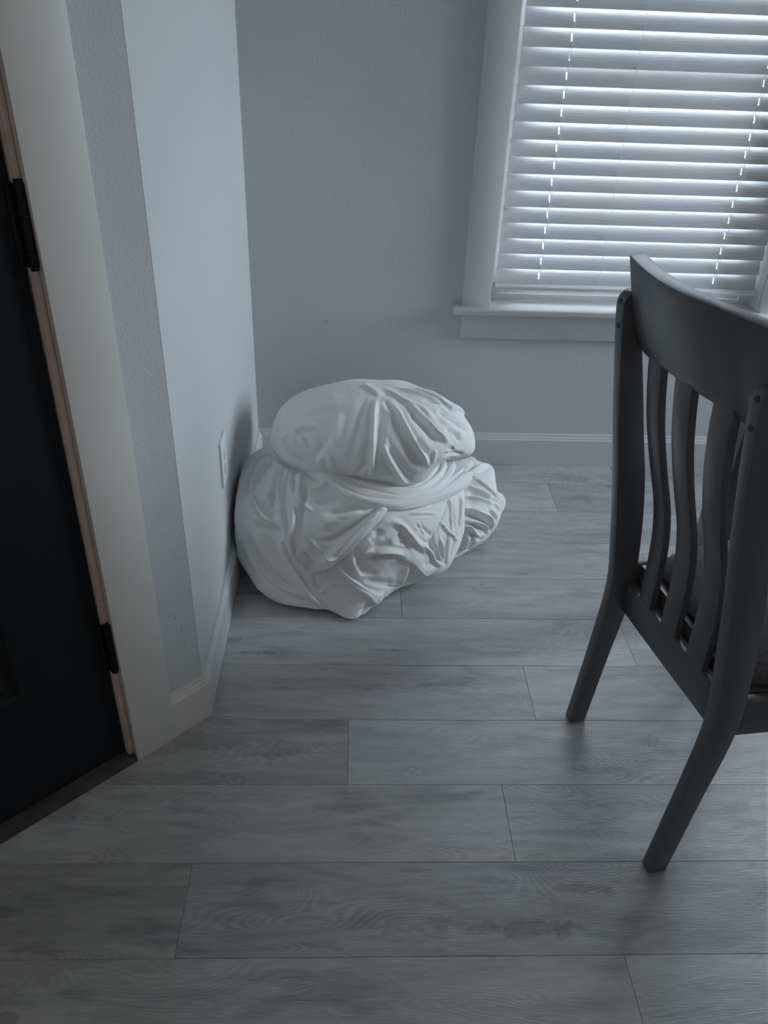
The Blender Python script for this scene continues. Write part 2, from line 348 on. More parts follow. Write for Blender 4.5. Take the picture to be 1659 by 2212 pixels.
# jamb with stop: proud rounded edge seen as the beige strip between casing and door
bm = bmesh.new()
box(bm, DT1+0.0025, DT1+0.0119, OFFW-0.109, OFFW-0.001, 0.012, DZ1+0.0115, DM)
box(bm, DT1+0.0045, DT1+0.0140, OFFW-0.0008, OFFW+0.0022, 0.012, DZ1+0.0115, DM)
box(bm, DT1-0.010, DT1+0.0024, OFFW-0.109, OFFW-0.052, 0.02, DZ1, DM)
tag(bm_obj('trim_4', bm, M_JAMB, bevel=0.0008), label='scuffed bare jamb strip between casing and door', kind='structure')
door = tag(empty('door_1'), label='dark blue-black paneled entry door hung on black hinges', kind='structure')
DF = OFFW-0.006                                        # door face
def door_slab():
    """slab whose face is cut by raised-and-fielded panels"""
    bm = bmesh.new(); zb, zt = 0.024, DZ1
    panels = [(0.045, 0.29, 0.295, 0.78), (-0.29, -0.045, 0.295, 0.78), (0.045, 0.29, 0.93, 1.52), (-0.29, -0.045, 0.93, 1.52), (0.045, 0.29, 1.64, 1.88), (-0.29, -0.045, 1.64, 1.88)]
    ts = sorted({DT0+.002, DT1-.001, *[p[0] for p in panels], *[p[1] for p in panels]}); zs = sorted({zb, zt, *[p[2] for p in panels], *[p[3] for p in panels]})
    def isp(t, z): return any(p[0] <= t <= p[1] and p[2] <= z <= p[3] for p in panels)
    V = {}
    def v(t, z):
        if (t, z) not in V: V[(t, z)] = bm.verts.new(DM @ Vector((t, DF, z)))
        return V[(t, z)]
    for i in range(len(ts)-1):
        for j in range(len(zs)-1):
            if not isp((ts[i]+ts[i+1])/2, (zs[j]+zs[j+1])/2): bm.faces.new((v(ts[i], zs[j]), v(ts[i+1], zs[j]), v(ts[i+1], zs[j+1]), v(ts[i], zs[j+1])))
    t0, t1 = ts[0], ts[-1]
    bk = [bm.verts.new(DM @ Vector((t, DF-0.044, z))) for t, z in ((t0, zb), (t1, zb), (t1, zt), (t0, zt))]
    bm.faces.new(bk[::-1])
    bot = [v(t, zb) for t in ts]; top = [v(t, zt) for t in ts]; lf = [v(t0, z) for z in zs]; rt = [v(t1, z) for z in zs]
    bm.faces.new([bk[1], bk[0]]+bot); bm.faces.new([bk[3], bk[2]]+top[::-1]); bm.faces.new([bk[0], bk[3]]+lf[::-1]); bm.faces.new([bk[2], bk[1]]+rt)
    return bm, panels
dbm, panels = door_slab()
bm_obj('door_slab', dbm, M_DOOR, door)
for p in panels:
    bm = bmesh.new(); lv = [(0, 0), (.007, -.006), (.016, -.0085), (.020, -.0085), (.046, -.002)]; rings = []
    for e, d in lv:
        rings.append([bm.verts.new(DM @ Vector((t, DF+d, z))) for t, z in ((p[0]+e, p[2]+e), (p[1]-e, p[2]+e), (p[1]-e, p[3]-e), (p[0]+e, p[3]-e))])
    for a, b in zip(rings, rings[1:]):
        for i in range(4): bm.faces.new((a[i], a[(i+1) % 4], b[(i+1) % 4], b[i]))
    bm.faces.new(rings[-1])
    bm_obj('panel', bm, M_DOOR, door)
bm = bmesh.new(); box(bm, DT0+.004, DT1-.004, DF-0.03, DF-0.002, 0.0205, 0.0238, DM)
bm_obj('door_sweep', bm, M_GOLD, door)
def hinge(z0):
    h = tag(empty('hinge'), label=None)
    h.parent = door
    tc_, oc, r = DT1+0.0075, OFFW+0.0035, 0.0078
    H = 0.114
    def cyl(bm, za, zb, rad, n=14):
        A = [bm.verts.new(DM @ Vector((tc_+rad*math.cos(2*PI*i/n), oc+rad*math.sin(2*PI*i/n), za))) for i in range(n)]
        B = [bm.verts.new(DM @ Vector((tc_+rad*math.cos(2*PI*i/n), oc+rad*math.sin(2*PI*i/n), zb))) for i in range(n)]
        for i in range(n): bm.faces.new((A[i], A[(i+1) % n], B[(i+1) % n], B[i]))
        bm.faces.new(A[::-1]); bm.faces.new(B)
    for k in range(5):
        bm = bmesh.new(); cyl(bm, z0+k*H/5+0.0004, z0+(k+1)*H/5-0.0004, r); bm_obj('knuckle', bm, M_IRON, h, smooth=True)
    bm = bmesh.new(); cyl(bm, z0-0.005, z0+H+0.005, r*0.72); bm_obj('hinge_pin', bm, M_IRON, h, smooth=True)
    bm = bmesh.new(); box(bm, DT1-0.009, DT1+0.004, OFFW-0.0055, OFFW-0.0028, z0, z0+H, DM); bm_obj('hinge_leaf', bm, M_IRON, h, bevel=0.0006)
    return h
for z0 in (0.258, 1.043, 1.80): hinge(z0)
# threshold
bm = bmesh.new()
a = [(T_, o_, z_) for T_ in (DT0-0.01, 0.4690) for o_, z_ in ((OFFW-0.08, 0), (OFFW-0.08, 0.020), (OFFW-0.012, 0.020), (OFFW+0.012, 0.012), (OFFW+0.0165, 0.0))]
vs = [bm.verts.new(DM @ Vector(p)) for p in a]
for i in range(5): bm.faces.new((vs[i], vs[(i+1) % 5], vs[5+(i+1) % 5], vs[5+i]))
bm.faces.new(vs[:5]); bm.faces.new(vs[5:][::-1])
bm_obj('threshold', bm, M_THRESH, door, bevel=0.001)

# windows -----------------------------------------------------------
def window(idx, x0, x1):
    wroot = tag(empty('window_%d' % idx), kind='structure')
    yf = YW-0.020                                            # casing face
    # jamb liner
    bm = bmesh.new()
    box(bm, x0-0.0, x0+0.012, YW-0.0005, YW+0.14, WZ0, WZ1); box(bm, x1-0.012, x1, YW-0.0005, YW+0.14, WZ0, WZ1); box(bm, x0+0.012, x1-0.012, YW-0.0005, YW+0.14, WZ1-0.012, WZ1)
    bm_obj('jamb_liner', bm, M_TRIM, wroot)
    # vinyl frame and sash
    a, b = x0+0.012, x1-0.012
    def frame(name, a, b, z0, z1, y0, y1, wd, parent=wroot):
        bm = bmesh.new()
        box(bm, a, a+wd, y0, y1, z0, z1); box(bm, b-wd, b, y0, y1, z0, z1); box(bm, a+wd, b-wd, y0, y1, z0, z0+wd); box(bm, a+wd, b-wd, y0, y1, z1-wd, z1)
        return bm_obj(name, bm, M_VINYL, parent, bevel=0.001)
    fr = frame('window_frame', a, b, WZ0-0.019, WZ1-0.012, YW+0.075, YW+0.135, 0.034)
    zm = (WZ0+WZ1)/2
    s1 = frame('sash', a+0.0345, b-0.0345, WZ0+0.0155, zm+0.02, YW+0.082, YW+0.104, 0.034, wroot)
    s2 = frame('sash', a+0.0345, b-0.0345, zm-0.02, WZ1-0.047, YW+0.108, YW+0.130, 0.034, wroot)
    for s, z0_, z1_, y in ((s1, WZ0+0.0496, zm-0.0142, YW+0.094), (s2, zm+0.0142, WZ1-0.0812, YW+0.119)):
        boxo('pane', (a+0.0686, b-0.0686, y-0.002, y+0.002, z0_, z1_), M_GLASS, s)
    # casings (own board each)
    cw = 0.089
    boxo('casing', (x0+0.0095-cw, x0+0.0095, yf, YW-0.0004, WZ0-0.001, WZ1+0.005), M_TRIM, wroot, bevel=0.0012)
    boxo('casing', (x1-0.0085, x1-0.0085+cw, yf, YW-0.0004, WZ0-0.001, WZ1+0.005), M_TRIM, wroot, bevel=0.0012)
    boxo('casing', (x0+0.0095-cw, x1-0.0085+cw, yf, YW-0.0004, WZ1+0.0055, WZ1+0.1), M_TRIM, wroot, bevel=0.0012)
    return wroot
w1 = window(1, *WIN[0]); w2 = window(2, *WIN[1])
w3 = tag(empty('window_3'), kind='structure')
bm = bmesh.new(); e = 0.05
box(bm, XR+0.03, XR+0.08, W3[0], W3[0]+e, W3[2], W3[3]); box(bm, XR+0.03, XR+0.08, W3[1]-e, W3[1], W3[2], W3[3]); box(bm, XR+0.03, XR+0.08, W3[0]+e, W3[1]-e, W3[2], W3[2]+e); box(bm, XR+0.03, XR+0.08, W3[0]+e, W3[1]-e, W3[3]-e, W3[3])
wf3 = bm_obj('window_frame', bm, M_VINYL, w3, bevel=0.002)
boxo('pane', (XR+0.053, XR+0.057, W3[0]+e, W3[1]-e, W3[2]+e, W3[3]-e), M_GLASS, wf3)
# one continuous stool and apron under both windows
sill = tag(empty('window_sill'), label='white painted window stool and apron below the blinds', cat='window sill')
sx0, sx1 = 0.313, 2.485
bm = bmesh.new()
pts = [(sx0, 2.4515), (sx1, 2.4515), (sx1, YW-0.0004), (WIN[1][1], YW-0.0004), (WIN[1][1], YW+0.0745), (WIN[1][0], YW+0.0745), (WIN[1][0], YW-0.0004),
       (WIN[0][1], YW-0.0004), (WIN[0][1], YW+0.0745), (WIN[0][0], YW+0.0745), (WIN[0][0], YW-0.0004), (sx0, YW-0.0004)]
A = [bm.verts.new((x, y, 0.5525)) for x, y in pts]; B = [bm.verts.new((x, y, 0.5715)) for x, y in pts]
for i in range(len(pts)): j = (i+1) % len(pts); bm.faces.new((A[i], A[j], B[j], B[i]))
bm.faces.new(A[::-1]); bm.faces.new(B)
bm_obj('stool_board', bm, M_TRIM, sill, bevel=0.004, seg=3)
boxo('apron_board', (0.3455, 2.455, YW-0.0165, YW-0.0004, 0.466, 0.552), M_TRIM, sill, bevel=0.0012)

# blinds --------------------------------------------------------------
def slat_mesh(length, slots, tilt, cw=0.0505, th=0.0028, crown=0.0035):
    """curved slat along X, centre at origin; slots = list of x where a routed hole is cut"""
    n = 10; prof = []
    for i in range(n+1):
        s = (i/n-0.5); prof.append((s*cw, crown*(1-4*s*s)))
    xs = {-length/2, length/2}
    for s in slots: xs |= {s-0.0018, s+0.0018}
    xs = sorted(xs)
    ct, st = math.cos(tilt), math.sin(tilt)
    def P(x, u, v): return (x, u*ct - v*st, u*st + v*ct)
    verts, faces, idx = [], [], {}
    def vi(i, j, k):
        key = (i, j, k)
        if key not in idx:
            idx[key] = len(verts); u, v = prof[j]; verts.append(P(xs[i], u, v + (0 if k else -th)))
        return idx[key]
    def solid(i, j):
        if i < 0 or j < 0 or i >= len(xs)-1 or j >= n: return False
        xm = (xs[i]+xs[i+1])/2
        return not (any(abs(xm-s) < 0.0015 for s in slots) and 3 <= j <= 6)
    for i in range(len(xs)-1):
        for j in range(n):
            if not solid(i, j): continue
            faces.append((vi(i, j, 1), vi(i+1, j, 1), vi(i+1, j+1, 1), vi(i, j+1, 1))); faces.append((vi(i, j+1, 0), vi(i+1, j+1, 0), vi(i+1, j, 0), vi(i, j, 0)))
            if not solid(i-1, j): faces.append((vi(i, j, 0), vi(i, j, 1), vi(i, j+1, 1), vi(i, j+1, 0)))
            if not solid(i+1, j): faces.append((vi(i+1, j+1, 0), vi(i+1, j+1, 1), vi(i+1, j, 1), vi(i+1, j, 0)))
            if not solid(i, j-1): faces.append((vi(i+1, j, 0), vi(i+1, j, 1), vi(i, j, 1), vi(i, j, 0)))
            if not solid(i, j+1): faces.append((vi(i, j+1, 0), vi(i, j+1, 1), vi(i+1, j+1, 1), vi(i+1, j+1, 0)))
    me = mesh('slat', verts, faces, True); me.set_sharp_from_angle(angle=math.radians(40)); me.materials.append(M_SLAT)
    return me
def blind(x0, x1, label, zlow=0.7262):
    YB = YW+0.040
    root = tag(empty('window_blind', ((x0+x1)/2, YB, 0.613)), label=label, cat='blind')
    L = x1-x0; cx = (x0+x1)/2
    lad = [0.586-0.4500, 0.775-0.4500, 1.150-0.4500]; slots = [lad[0]-L/2, lad[2]-L/2]
    tilt = math.radians(69.5)
    me = slat_mesh(L, slots, tilt)
    pitch = 0.0467; dz = 0.0505/2*math.sin(tilt)
    k0 = -2; zs = [zlow+k*pitch for k in range(k0, 26)]
    for k, z in enumerate(zs):
        o = bpy.data.objects.new('slat', me); COL.objects.link(o); o.parent = root
        o.location = (0, random.uniform(-.0006, .0006), z+dz-0.613); o.rotation_euler = (random.uniform(-.03, .03), random.uniform(-.0006, .0006), 0)
    # bottom rail: trapezoid bar, top face slightly rounded
    bm = bmesh.new()
    prism(bm, [(-.025, .013), (-.0255, .009), (-.019, 0), (.019, 0), (.0255, .009), (.025, .013), (.012, .0185), (-.012, .0185)], (-L/2, 0, 0.001), (L/2, 0, 0.001), (0, 1, 0), (0, 0, 1))
    bm_obj('bottom_rail', bm, M_SLAT, root, bevel=0.0008)
    bm = bmesh.new(); box(bm, -L/2-0.004, L/2+0.004, -0.028, 0.028, zs[-1]+0.065-0.613, WZ1-0.014-0.613); bm_obj('headrail', bm, M_SLAT, root, bevel=0.001)
    top = zs[-1]+0.07-0.613
    hd = 0.0505/2*math.cos(tilt)+0.0016
    for q, xl in enumerate(lad):
        xx = xl-L/2
        # ladder string: front and back verticals with a rung below every slat, one part each
        for sgn in (-1, 1):
            tube('ladder_string', [(xx+.004, sgn*(hd+.0008), .018), (xx+.004, sgn*(hd+.0008), top)], .0006, M_CORD, root, 1)
        if q != 1:
            tube('lift_cord', [(xx, 0.000, .0185), (xx, 0.000, top)], .0008, M_CORD, root, 1)
        # knot and loose end under the rail
        kn = [(xx-.012, -.030, .017), (xx-.004, -.0268, .012), (xx, -.0285, .006), (xx-.006, -.0285, .001), (xx-.010, -.026, -.001), (xx-.003, -.0262, .0035), (xx+.006, -.0275, .011)]
        tube('cord_knot', kn, .0006, M_CORD, root, 1)
    # tilt wand clip / small dark ring near the upper left
    return root
BL = (0.4500, 1.2900)
blind(*BL, label='closed white horizontal slat blind above the window sill')
# window_2 sits out of frame to the right: the same frame, blind left out of view

# outlet ---------------------------------------------------------------
out = tag(empty('wall_outlet', (XL, 1.7715, 0.3985)), label='white duplex wall outlet low on the left wall beside the bedding', cat='outlet')
bm = bmesh.new(); box(bm, 0.0002, 0.0062, -.037, .037, -.0625, .0625); bm_obj('cover_plate', bm, M_PLASTIC, out, bevel=0.002, seg=3)
def disc_prism(bm, cy, cz, ry, rz, x0, x1, flat=True, n=20):
    A, B = [], []
    for i in range(n):
        a = 2*PI*i/n; y, z = ry*math.cos(a), rz*math.sin(a)
        if flat: z = max(-rz*.8, min(rz*.8, z))
        A.append(bm.verts.new((x0, cy+y, cz+z))); B.append(bm.verts.new((x1, cy+y, cz+z)))
    for i in range(n): bm.faces.new((A[i], A[(i+1) % n], B[(i+1) % n], B[i]))
    bm.faces.new(A[::-1]); bm.faces.new(B)
for cz in (0.0195, -0.0195):
    bm = bmesh.new(); disc_prism(bm, 0, cz, .0172, .0172, .0060, .0086); r = bm_obj('receptacle', bm, M_PLASTIC, out, smooth=True)
    bm = bmesh.new(); box(bm, .0085, .0088, -.0072, -.0052, cz-.001, cz+.007); box(bm, .0085, .0088, .0052, .0072, cz-.001, cz+.006); disc_prism(bm, 0, cz-.0075, .0024, .0024, .0085, .0088, False, 10)
    bm_obj('slots', bm, M_SLOT, r)
bm = bmesh.new(); disc_prism(bm, 0, 0, .003, .003, .0060, .0070, False, 12); bm_obj('screw', bm, M_PLASTIC, out, smooth=True)

# dining chair ----------------------------------------------------------
chair = tag(empty('dining_chair', (0.574, 0.8996, 0), math.radians(9.99)), label='dark charcoal wooden slat-back dining chair seen from behind with a fabric seat', cat='chair')
def interp(tab, z):
    tab = sorted(tab); return float(np.interp(z, [t[0] for t in tab], [t[1] for t in tab]))
def smooth_tab(tab, m):
    """resample a (z,f) table with a Catmull-Rom curve"""
    tab = sorted(tab); out = []
    P = [tab[0]]+tab+[tab[-1]]
    for i in range(1, len(P)-2):
        for k in range(m):
            t = k/m; a, b, c, d = (np.array(P[i-1]), np.array(P[i]), np.array(P[i+1]), np.array(P[i+2]))
            out.append(tuple(0.5*((2*b)+(-a+c)*t+(2*a-5*b+4*c-d)*t*t+(-a+3*b-3*c+d)*t**3)))
    out.append(tab[-1]); return out
backT = [(0, 0), (.1, .0085), (.2, .0165), (.29, .0225), (.33, .0252), (.38, .0258), (.42, .0232), (.46, .0175), (.55, .003), (.66, -.0165), (.77, -.0380), (.88, -.0575), (.95, -.0690)]
frontT = [(0, .037), (.11, .048), (.21, .0585), (.30, .070), (.36, .0752), (.41, .0755), (.45, .0718), (.55, .0595), (.65, .041), (.73, .0205), (.82, -.001), (.90, -.021), (.97, -.034)]
poly = [(f, z) for z, f in smooth_tab(backT, 3)] + [(-.0715, .968), (-.0725, .980), (-.070, .989), (-.064, .996), (-.055, .9995), (-.044, 1.000), (-.036, .998)] + [(f, z) for z, f in smooth_tab(frontT, 3)][::-1]
def stile(w0, w1):
    bm = bmesh.new()
    a = [bm.verts.new((f, w0, z)) for f, z in poly]; b = [bm.verts.new((f, w1, z)) for f, z in poly]; n = len(poly)
    for i in range(n): bm.faces.new((a[i], a[(i+1) % n], b[(i+1) % n], b[i]))
    bm.faces.new(a[::-1]); bm.faces.new(b)
    return bm_obj('rear_leg', bm, M_CHAIR, chair, bevel=0.0018, ang=50)
for w0, w1 in ((0, .0262), (.3822, .4084)):
    st = stile(w0, w1)
    for z in (.9415, .9815):
        f = -.0680 if z < .95 else -.0722
        bm = bmesh.new(); n = 14; wc = (w0+w1)/2
        A = [bm.verts.new((f-.0008, wc+.0048*math.cos(2*PI*i/n), z+.0048*math.sin(2*PI*i/n))) for i in range(n)]
        B = [bm.verts.new((f+.004, wc+.0048*math.cos(2*PI*i/n), z+.0048*math.sin(2*PI*i/n))) for i in range(n)]
        for i in range(n): bm.faces.new((A[i], A[(i+1) % n], B[(i+1) % n], B[i]))
        bm.faces.new(A[::-1]); bm.faces.new(B); bm_obj('wood_plug', bm, M_PLUG, st)
# crest rail: bowed in plan and leaning back
topT = [(.026, -.056), (.046, -.0605), (.086, -.0707), (.112, -.0785), (.138, -.0855), (.163, -.0925), (.192, -.0975), (.232, -.0999), (.27, -.0989), (.325, -.0915), (.3822, -.080)]
botT = [(.026, -.010), (.06, -.0165), (.085, -.0195), (.111, -.025), (.158, -.031), (.186, -.035), (.217, -.0376), (.263, -.0393), (.30, -.0392), (.33, -.0365), (.352, -.0325), (.3822, -.022)]
zbT = [(.026, .902), (.07, .907), (.12, .910), (.30, .910), (.33, .907), (.3822, .900)]
def crest():
    nw, nz = 40, 8; bm = bmesh.new(); W = np.linspace(.0264, .3820, nw+1)
    Tt = smooth_tab(topT, 6); Bt = smooth_tab(botT, 6)
    def f(w, s):
        b, t = interp(Bt, w), interp(Tt, w); g = min(1, max(0, (w-.31)/.07, (.095-w)/.07)); return b+(t-b)*(s**(1.1-.42*g))
    z1 = 1.060
    Z0 = [interp(zbT, w) for w in W]
    bk = [[bm.verts.new((f(w, j/nz), w, z0+(z1-z0)*j/nz)) for j in range(nz+1)] for w, z0 in zip(W, Z0)]
    fr = [[bm.verts.new((f(w, j/nz)+.021+.005*j/nz, w, z0+(z1-z0)*j/nz+.003*j/nz)) for j in range(nz+1)] for w, z0 in zip(W, Z0)]
    for i in range(nw):
        for j in range(nz):
            bm.faces.new((bk[i][j], bk[i][j+1], bk[i+1][j+1], bk[i+1][j])); bm.faces.new((fr[i][j], fr[i+1][j], fr[i+1][j+1], fr[i][j+1]))
        bm.faces.new((bk[i][nz], fr[i][nz], fr[i+1][nz], bk[i+1][nz])); bm.faces.new((bk[i][0], bk[i+1][0], fr[i+1][0], fr[i][0]))
    for j in range(nz):
        bm.faces.new((bk[0][j], fr[0][j], fr[0][j+1], bk[0][j+1])); bm.faces.new((bk[nw][j], bk[nw][j+1], fr[nw][j+1], fr[nw][j]))
    return bm_obj('crest_rail', bm, M_CHAIR, chair, bevel=0.0022, ang=50)
crest()
slatT = [(.918, -.0420), (.90, -.0400), (.86, -.033), (.80, -.0195), (.73, .0015), (.68, .018), (.63, .034), (.57, .0465), (.515, .0525), (.475, .0548), (.437, .0555), (.395, .0575)]
for wa, wb in ((.288, .330), (.196, .245), (.102, .154)):
    bm = bmesh.new(); T = smooth_tab(slatT, 3)
    ds = interp(botT, (wa+wb)/2)+.0385+.002
    T = [(z, f+ds*min(1, max(0, (z-.70)/.21))**1.3) for z, f in T]
    rows = [[bm.verts.new(p) for p in ((f, wa, z), (f, wb, z), (f+.014, wb, z), (f+.014, wa, z))] for z, f in T]
    for a, b in zip(rows, rows[1:]):
        for i in range(4): bm.faces.new((a[i], a[(i+1) % 4], b[(i+1) % 4], b[i]))
    bm.faces.new(rows[0][::-1]); bm.faces.new(rows[-1]); bm_obj('back_slat', bm, M_CHAIR, chair, bevel=0.0015, ang=50)
# lower cross rail
bm = bmesh.new(); cr = []
for w, zb, zt in ((.0264, .340, .424), (.09, .338, .420), (.2, .333, .411), (.3, .330, .404), (.3820, .328, .401)):
    cr.append([bm.verts.new(p) for p in ((.0600, w, zb), (.0790, w, zb), (.0765, w, zt), (.0560, w, zt))])
for a, b in zip(cr, cr[1:]):
    for i in range(4): bm.faces.new((a[i], a[(i+1) % 4], b[(i+1) % 4], b[i]))
bm.faces.new(cr[0][::-1]); bm.faces.new(cr[-1]); bm_obj('cross_rail', bm, M_CHAIR, chair, bevel=0.002, ang=50)
# seat frame rails and front legs
def rail(name, p, q, th, z0, z1):
    p, q = Vector(p), Vector(q); d = (q-p).normalized(); nn = Vector((-d.y, d.x, 0))*th/2; bm = bmesh.new()
    A = [bm.verts.new((*(v), z)) for z in (z0, z1) for v in ((p-nn).xy, (q-nn).xy, (q+nn).xy, (p+nn).xy)]
    for f in ((3,2,1,0),(4,5,6,7),(0,1,5,4),(1,2,6,5),(2,3,7,6),(3,0,4,7)): bm.faces.new([A[i] for i in f])
    return bm_obj(name, bm, M_CHAIR, chair, bevel=0.002)
rail('seat_rail', (.0745, .0130, 0), (.402, -.006, 0), .020, .362, .438)
rail('seat_rail', (.0745, .3954, 0), (.402, .4144, 0), .020, .362, .438)
rail('seat_rail', (.412, .016, 0), (.412, .392, 0), .020, .362, .438)
rail('seat_rail', (.090, .0235, 0), (.090, .3850, 0), .016, .372, .438)
for wc in (-.006, .4144):
    bm = bmesh.new(); R = []
    for z, h in ((0, .013), (.30, .019), (.438, .021)): R.append([bm.verts.new((.412+a*h, wc+b*h, z)) for a, b in ((-1,-1),(1,-1),(1,1),(-1,1))])
    for a, b in zip(R, R[1:]):
        for i in range(4): bm.faces.new((a[i], a[(i+1) % 4], b[(i+1) % 4], b[i]))
    bm.faces.new(R[0][::-1]); bm.faces.new(R[-1]); bm_obj('front_leg', bm, M_CHAIR, chair, bevel=0.002)
bm = bmesh.new()
A = [bm.verts.new((f, w_, z)) for z in (.424, .4375) for f, w_ in ((.099, .0245), (.400, .006), (.400, .4025), (.099, .3840))]
for f in ((3,2,1,0),(4,5,6,7),(0,1,5,4),(1,2,6,5),(2,3,7,6),(3,0,4,7)): bm.faces.new([A[i] for i in f])
bm_obj('seat_board', bm, M_CHAIR, chair)
# cushion: crowned pad
def cushion():
    nu, nv_ = 40, 40; V, F = [], []
    hw = [(.096, .172), (.14, .184), (.22, .197), (.29, .205), (.44, .214)]
    for side in (1, 0):
        for i in range(nu+1):
            for j in range(nv_+1):
                a, b = -1+2*i/nu, -1+2*j/nv_
                # squircle mapping keeps rounded corners
                x = a*math.sqrt(max(0, 1-0.10*b*b)); y = b*math.sqrt(max(0, 1-0.10*a*a))
                f = .268+x*.172; wv = .2042+y*interp(hw, f)
                e = (1-abs(a)**5)*(1-abs(b)**5)
                z = .4385+.006*(1-e**.5) if side == 0 else .4500+.036*(e**.42)+.007*(1-x*x)*(1-y*y)
                V.append((f, wv, z))
    n1 = (nu+1)*(nv_+1)
    def I(s, i, j): return s*n1+i*(nv_+1)+j
    for i in range(nu):
        for j in range(nv_):
            F.append((I(0,i,j), I(0,i+1,j), I(0,i+1,j+1), I(0,i,j+1))); F.append((I(1,i,j), I(1,i,j+1), I(1,i+1,j+1), I(1,i+1,j)))
    for i in range(nu):
        F.append((I(0,i,0), I(1,i,0), I(1,i+1,0), I(0,i+1,0))); F.append((I(0,i,nv_), I(0,i+1,nv_), I(1,i+1,nv_), I(1,i,nv_)))
    for j in range(nv_):
        F.append((I(0,0,j), I(0,0,j+1), I(1,0,j+1), I(1,0,j))); F.append((I(0,nu,j), I(1,nu,j), I(1,nu,j+1), I(0,nu,j+1)))
    return link('seat', mesh('seat', V, F, True), M_SEAT, chair)
tag(cushion(), label='dark grey-purple woven fabric seat pad')

# dining table just beyond the chair ---------------------------------------
table = tag(empty('dining_table', (1.38, 1.18, 0)), label='dark wooden table with square legs behind the slat-back chair', cat='table')
def tbox(name, x0, x1, y0, y1, z0, z1, b=0.003): return boxo(name, (x0-1.38, x1-1.38, y0-1.18, y1-1.18, z0, z1), M_CHAIR, table, bevel=b)
tbox('tabletop', .872, 1.888, .58, 1.748, .706, .738)
for x in (.90, 1.77):
    for y in (.61, 1.63): tbox('leg', x, x+.09, y, y+.09, 0, .7055)
tbox('apron', .992, 1.768, 1.665, 1.688, .625, .7055); tbox('apron', .992, 1.768, .645, .668, .625, .7055)
tbox('apron', .925, .948, .702, 1.628, .625, .7055); tbox('apron', 1.805, 1.828, .702, 1.628, .625, .7055)

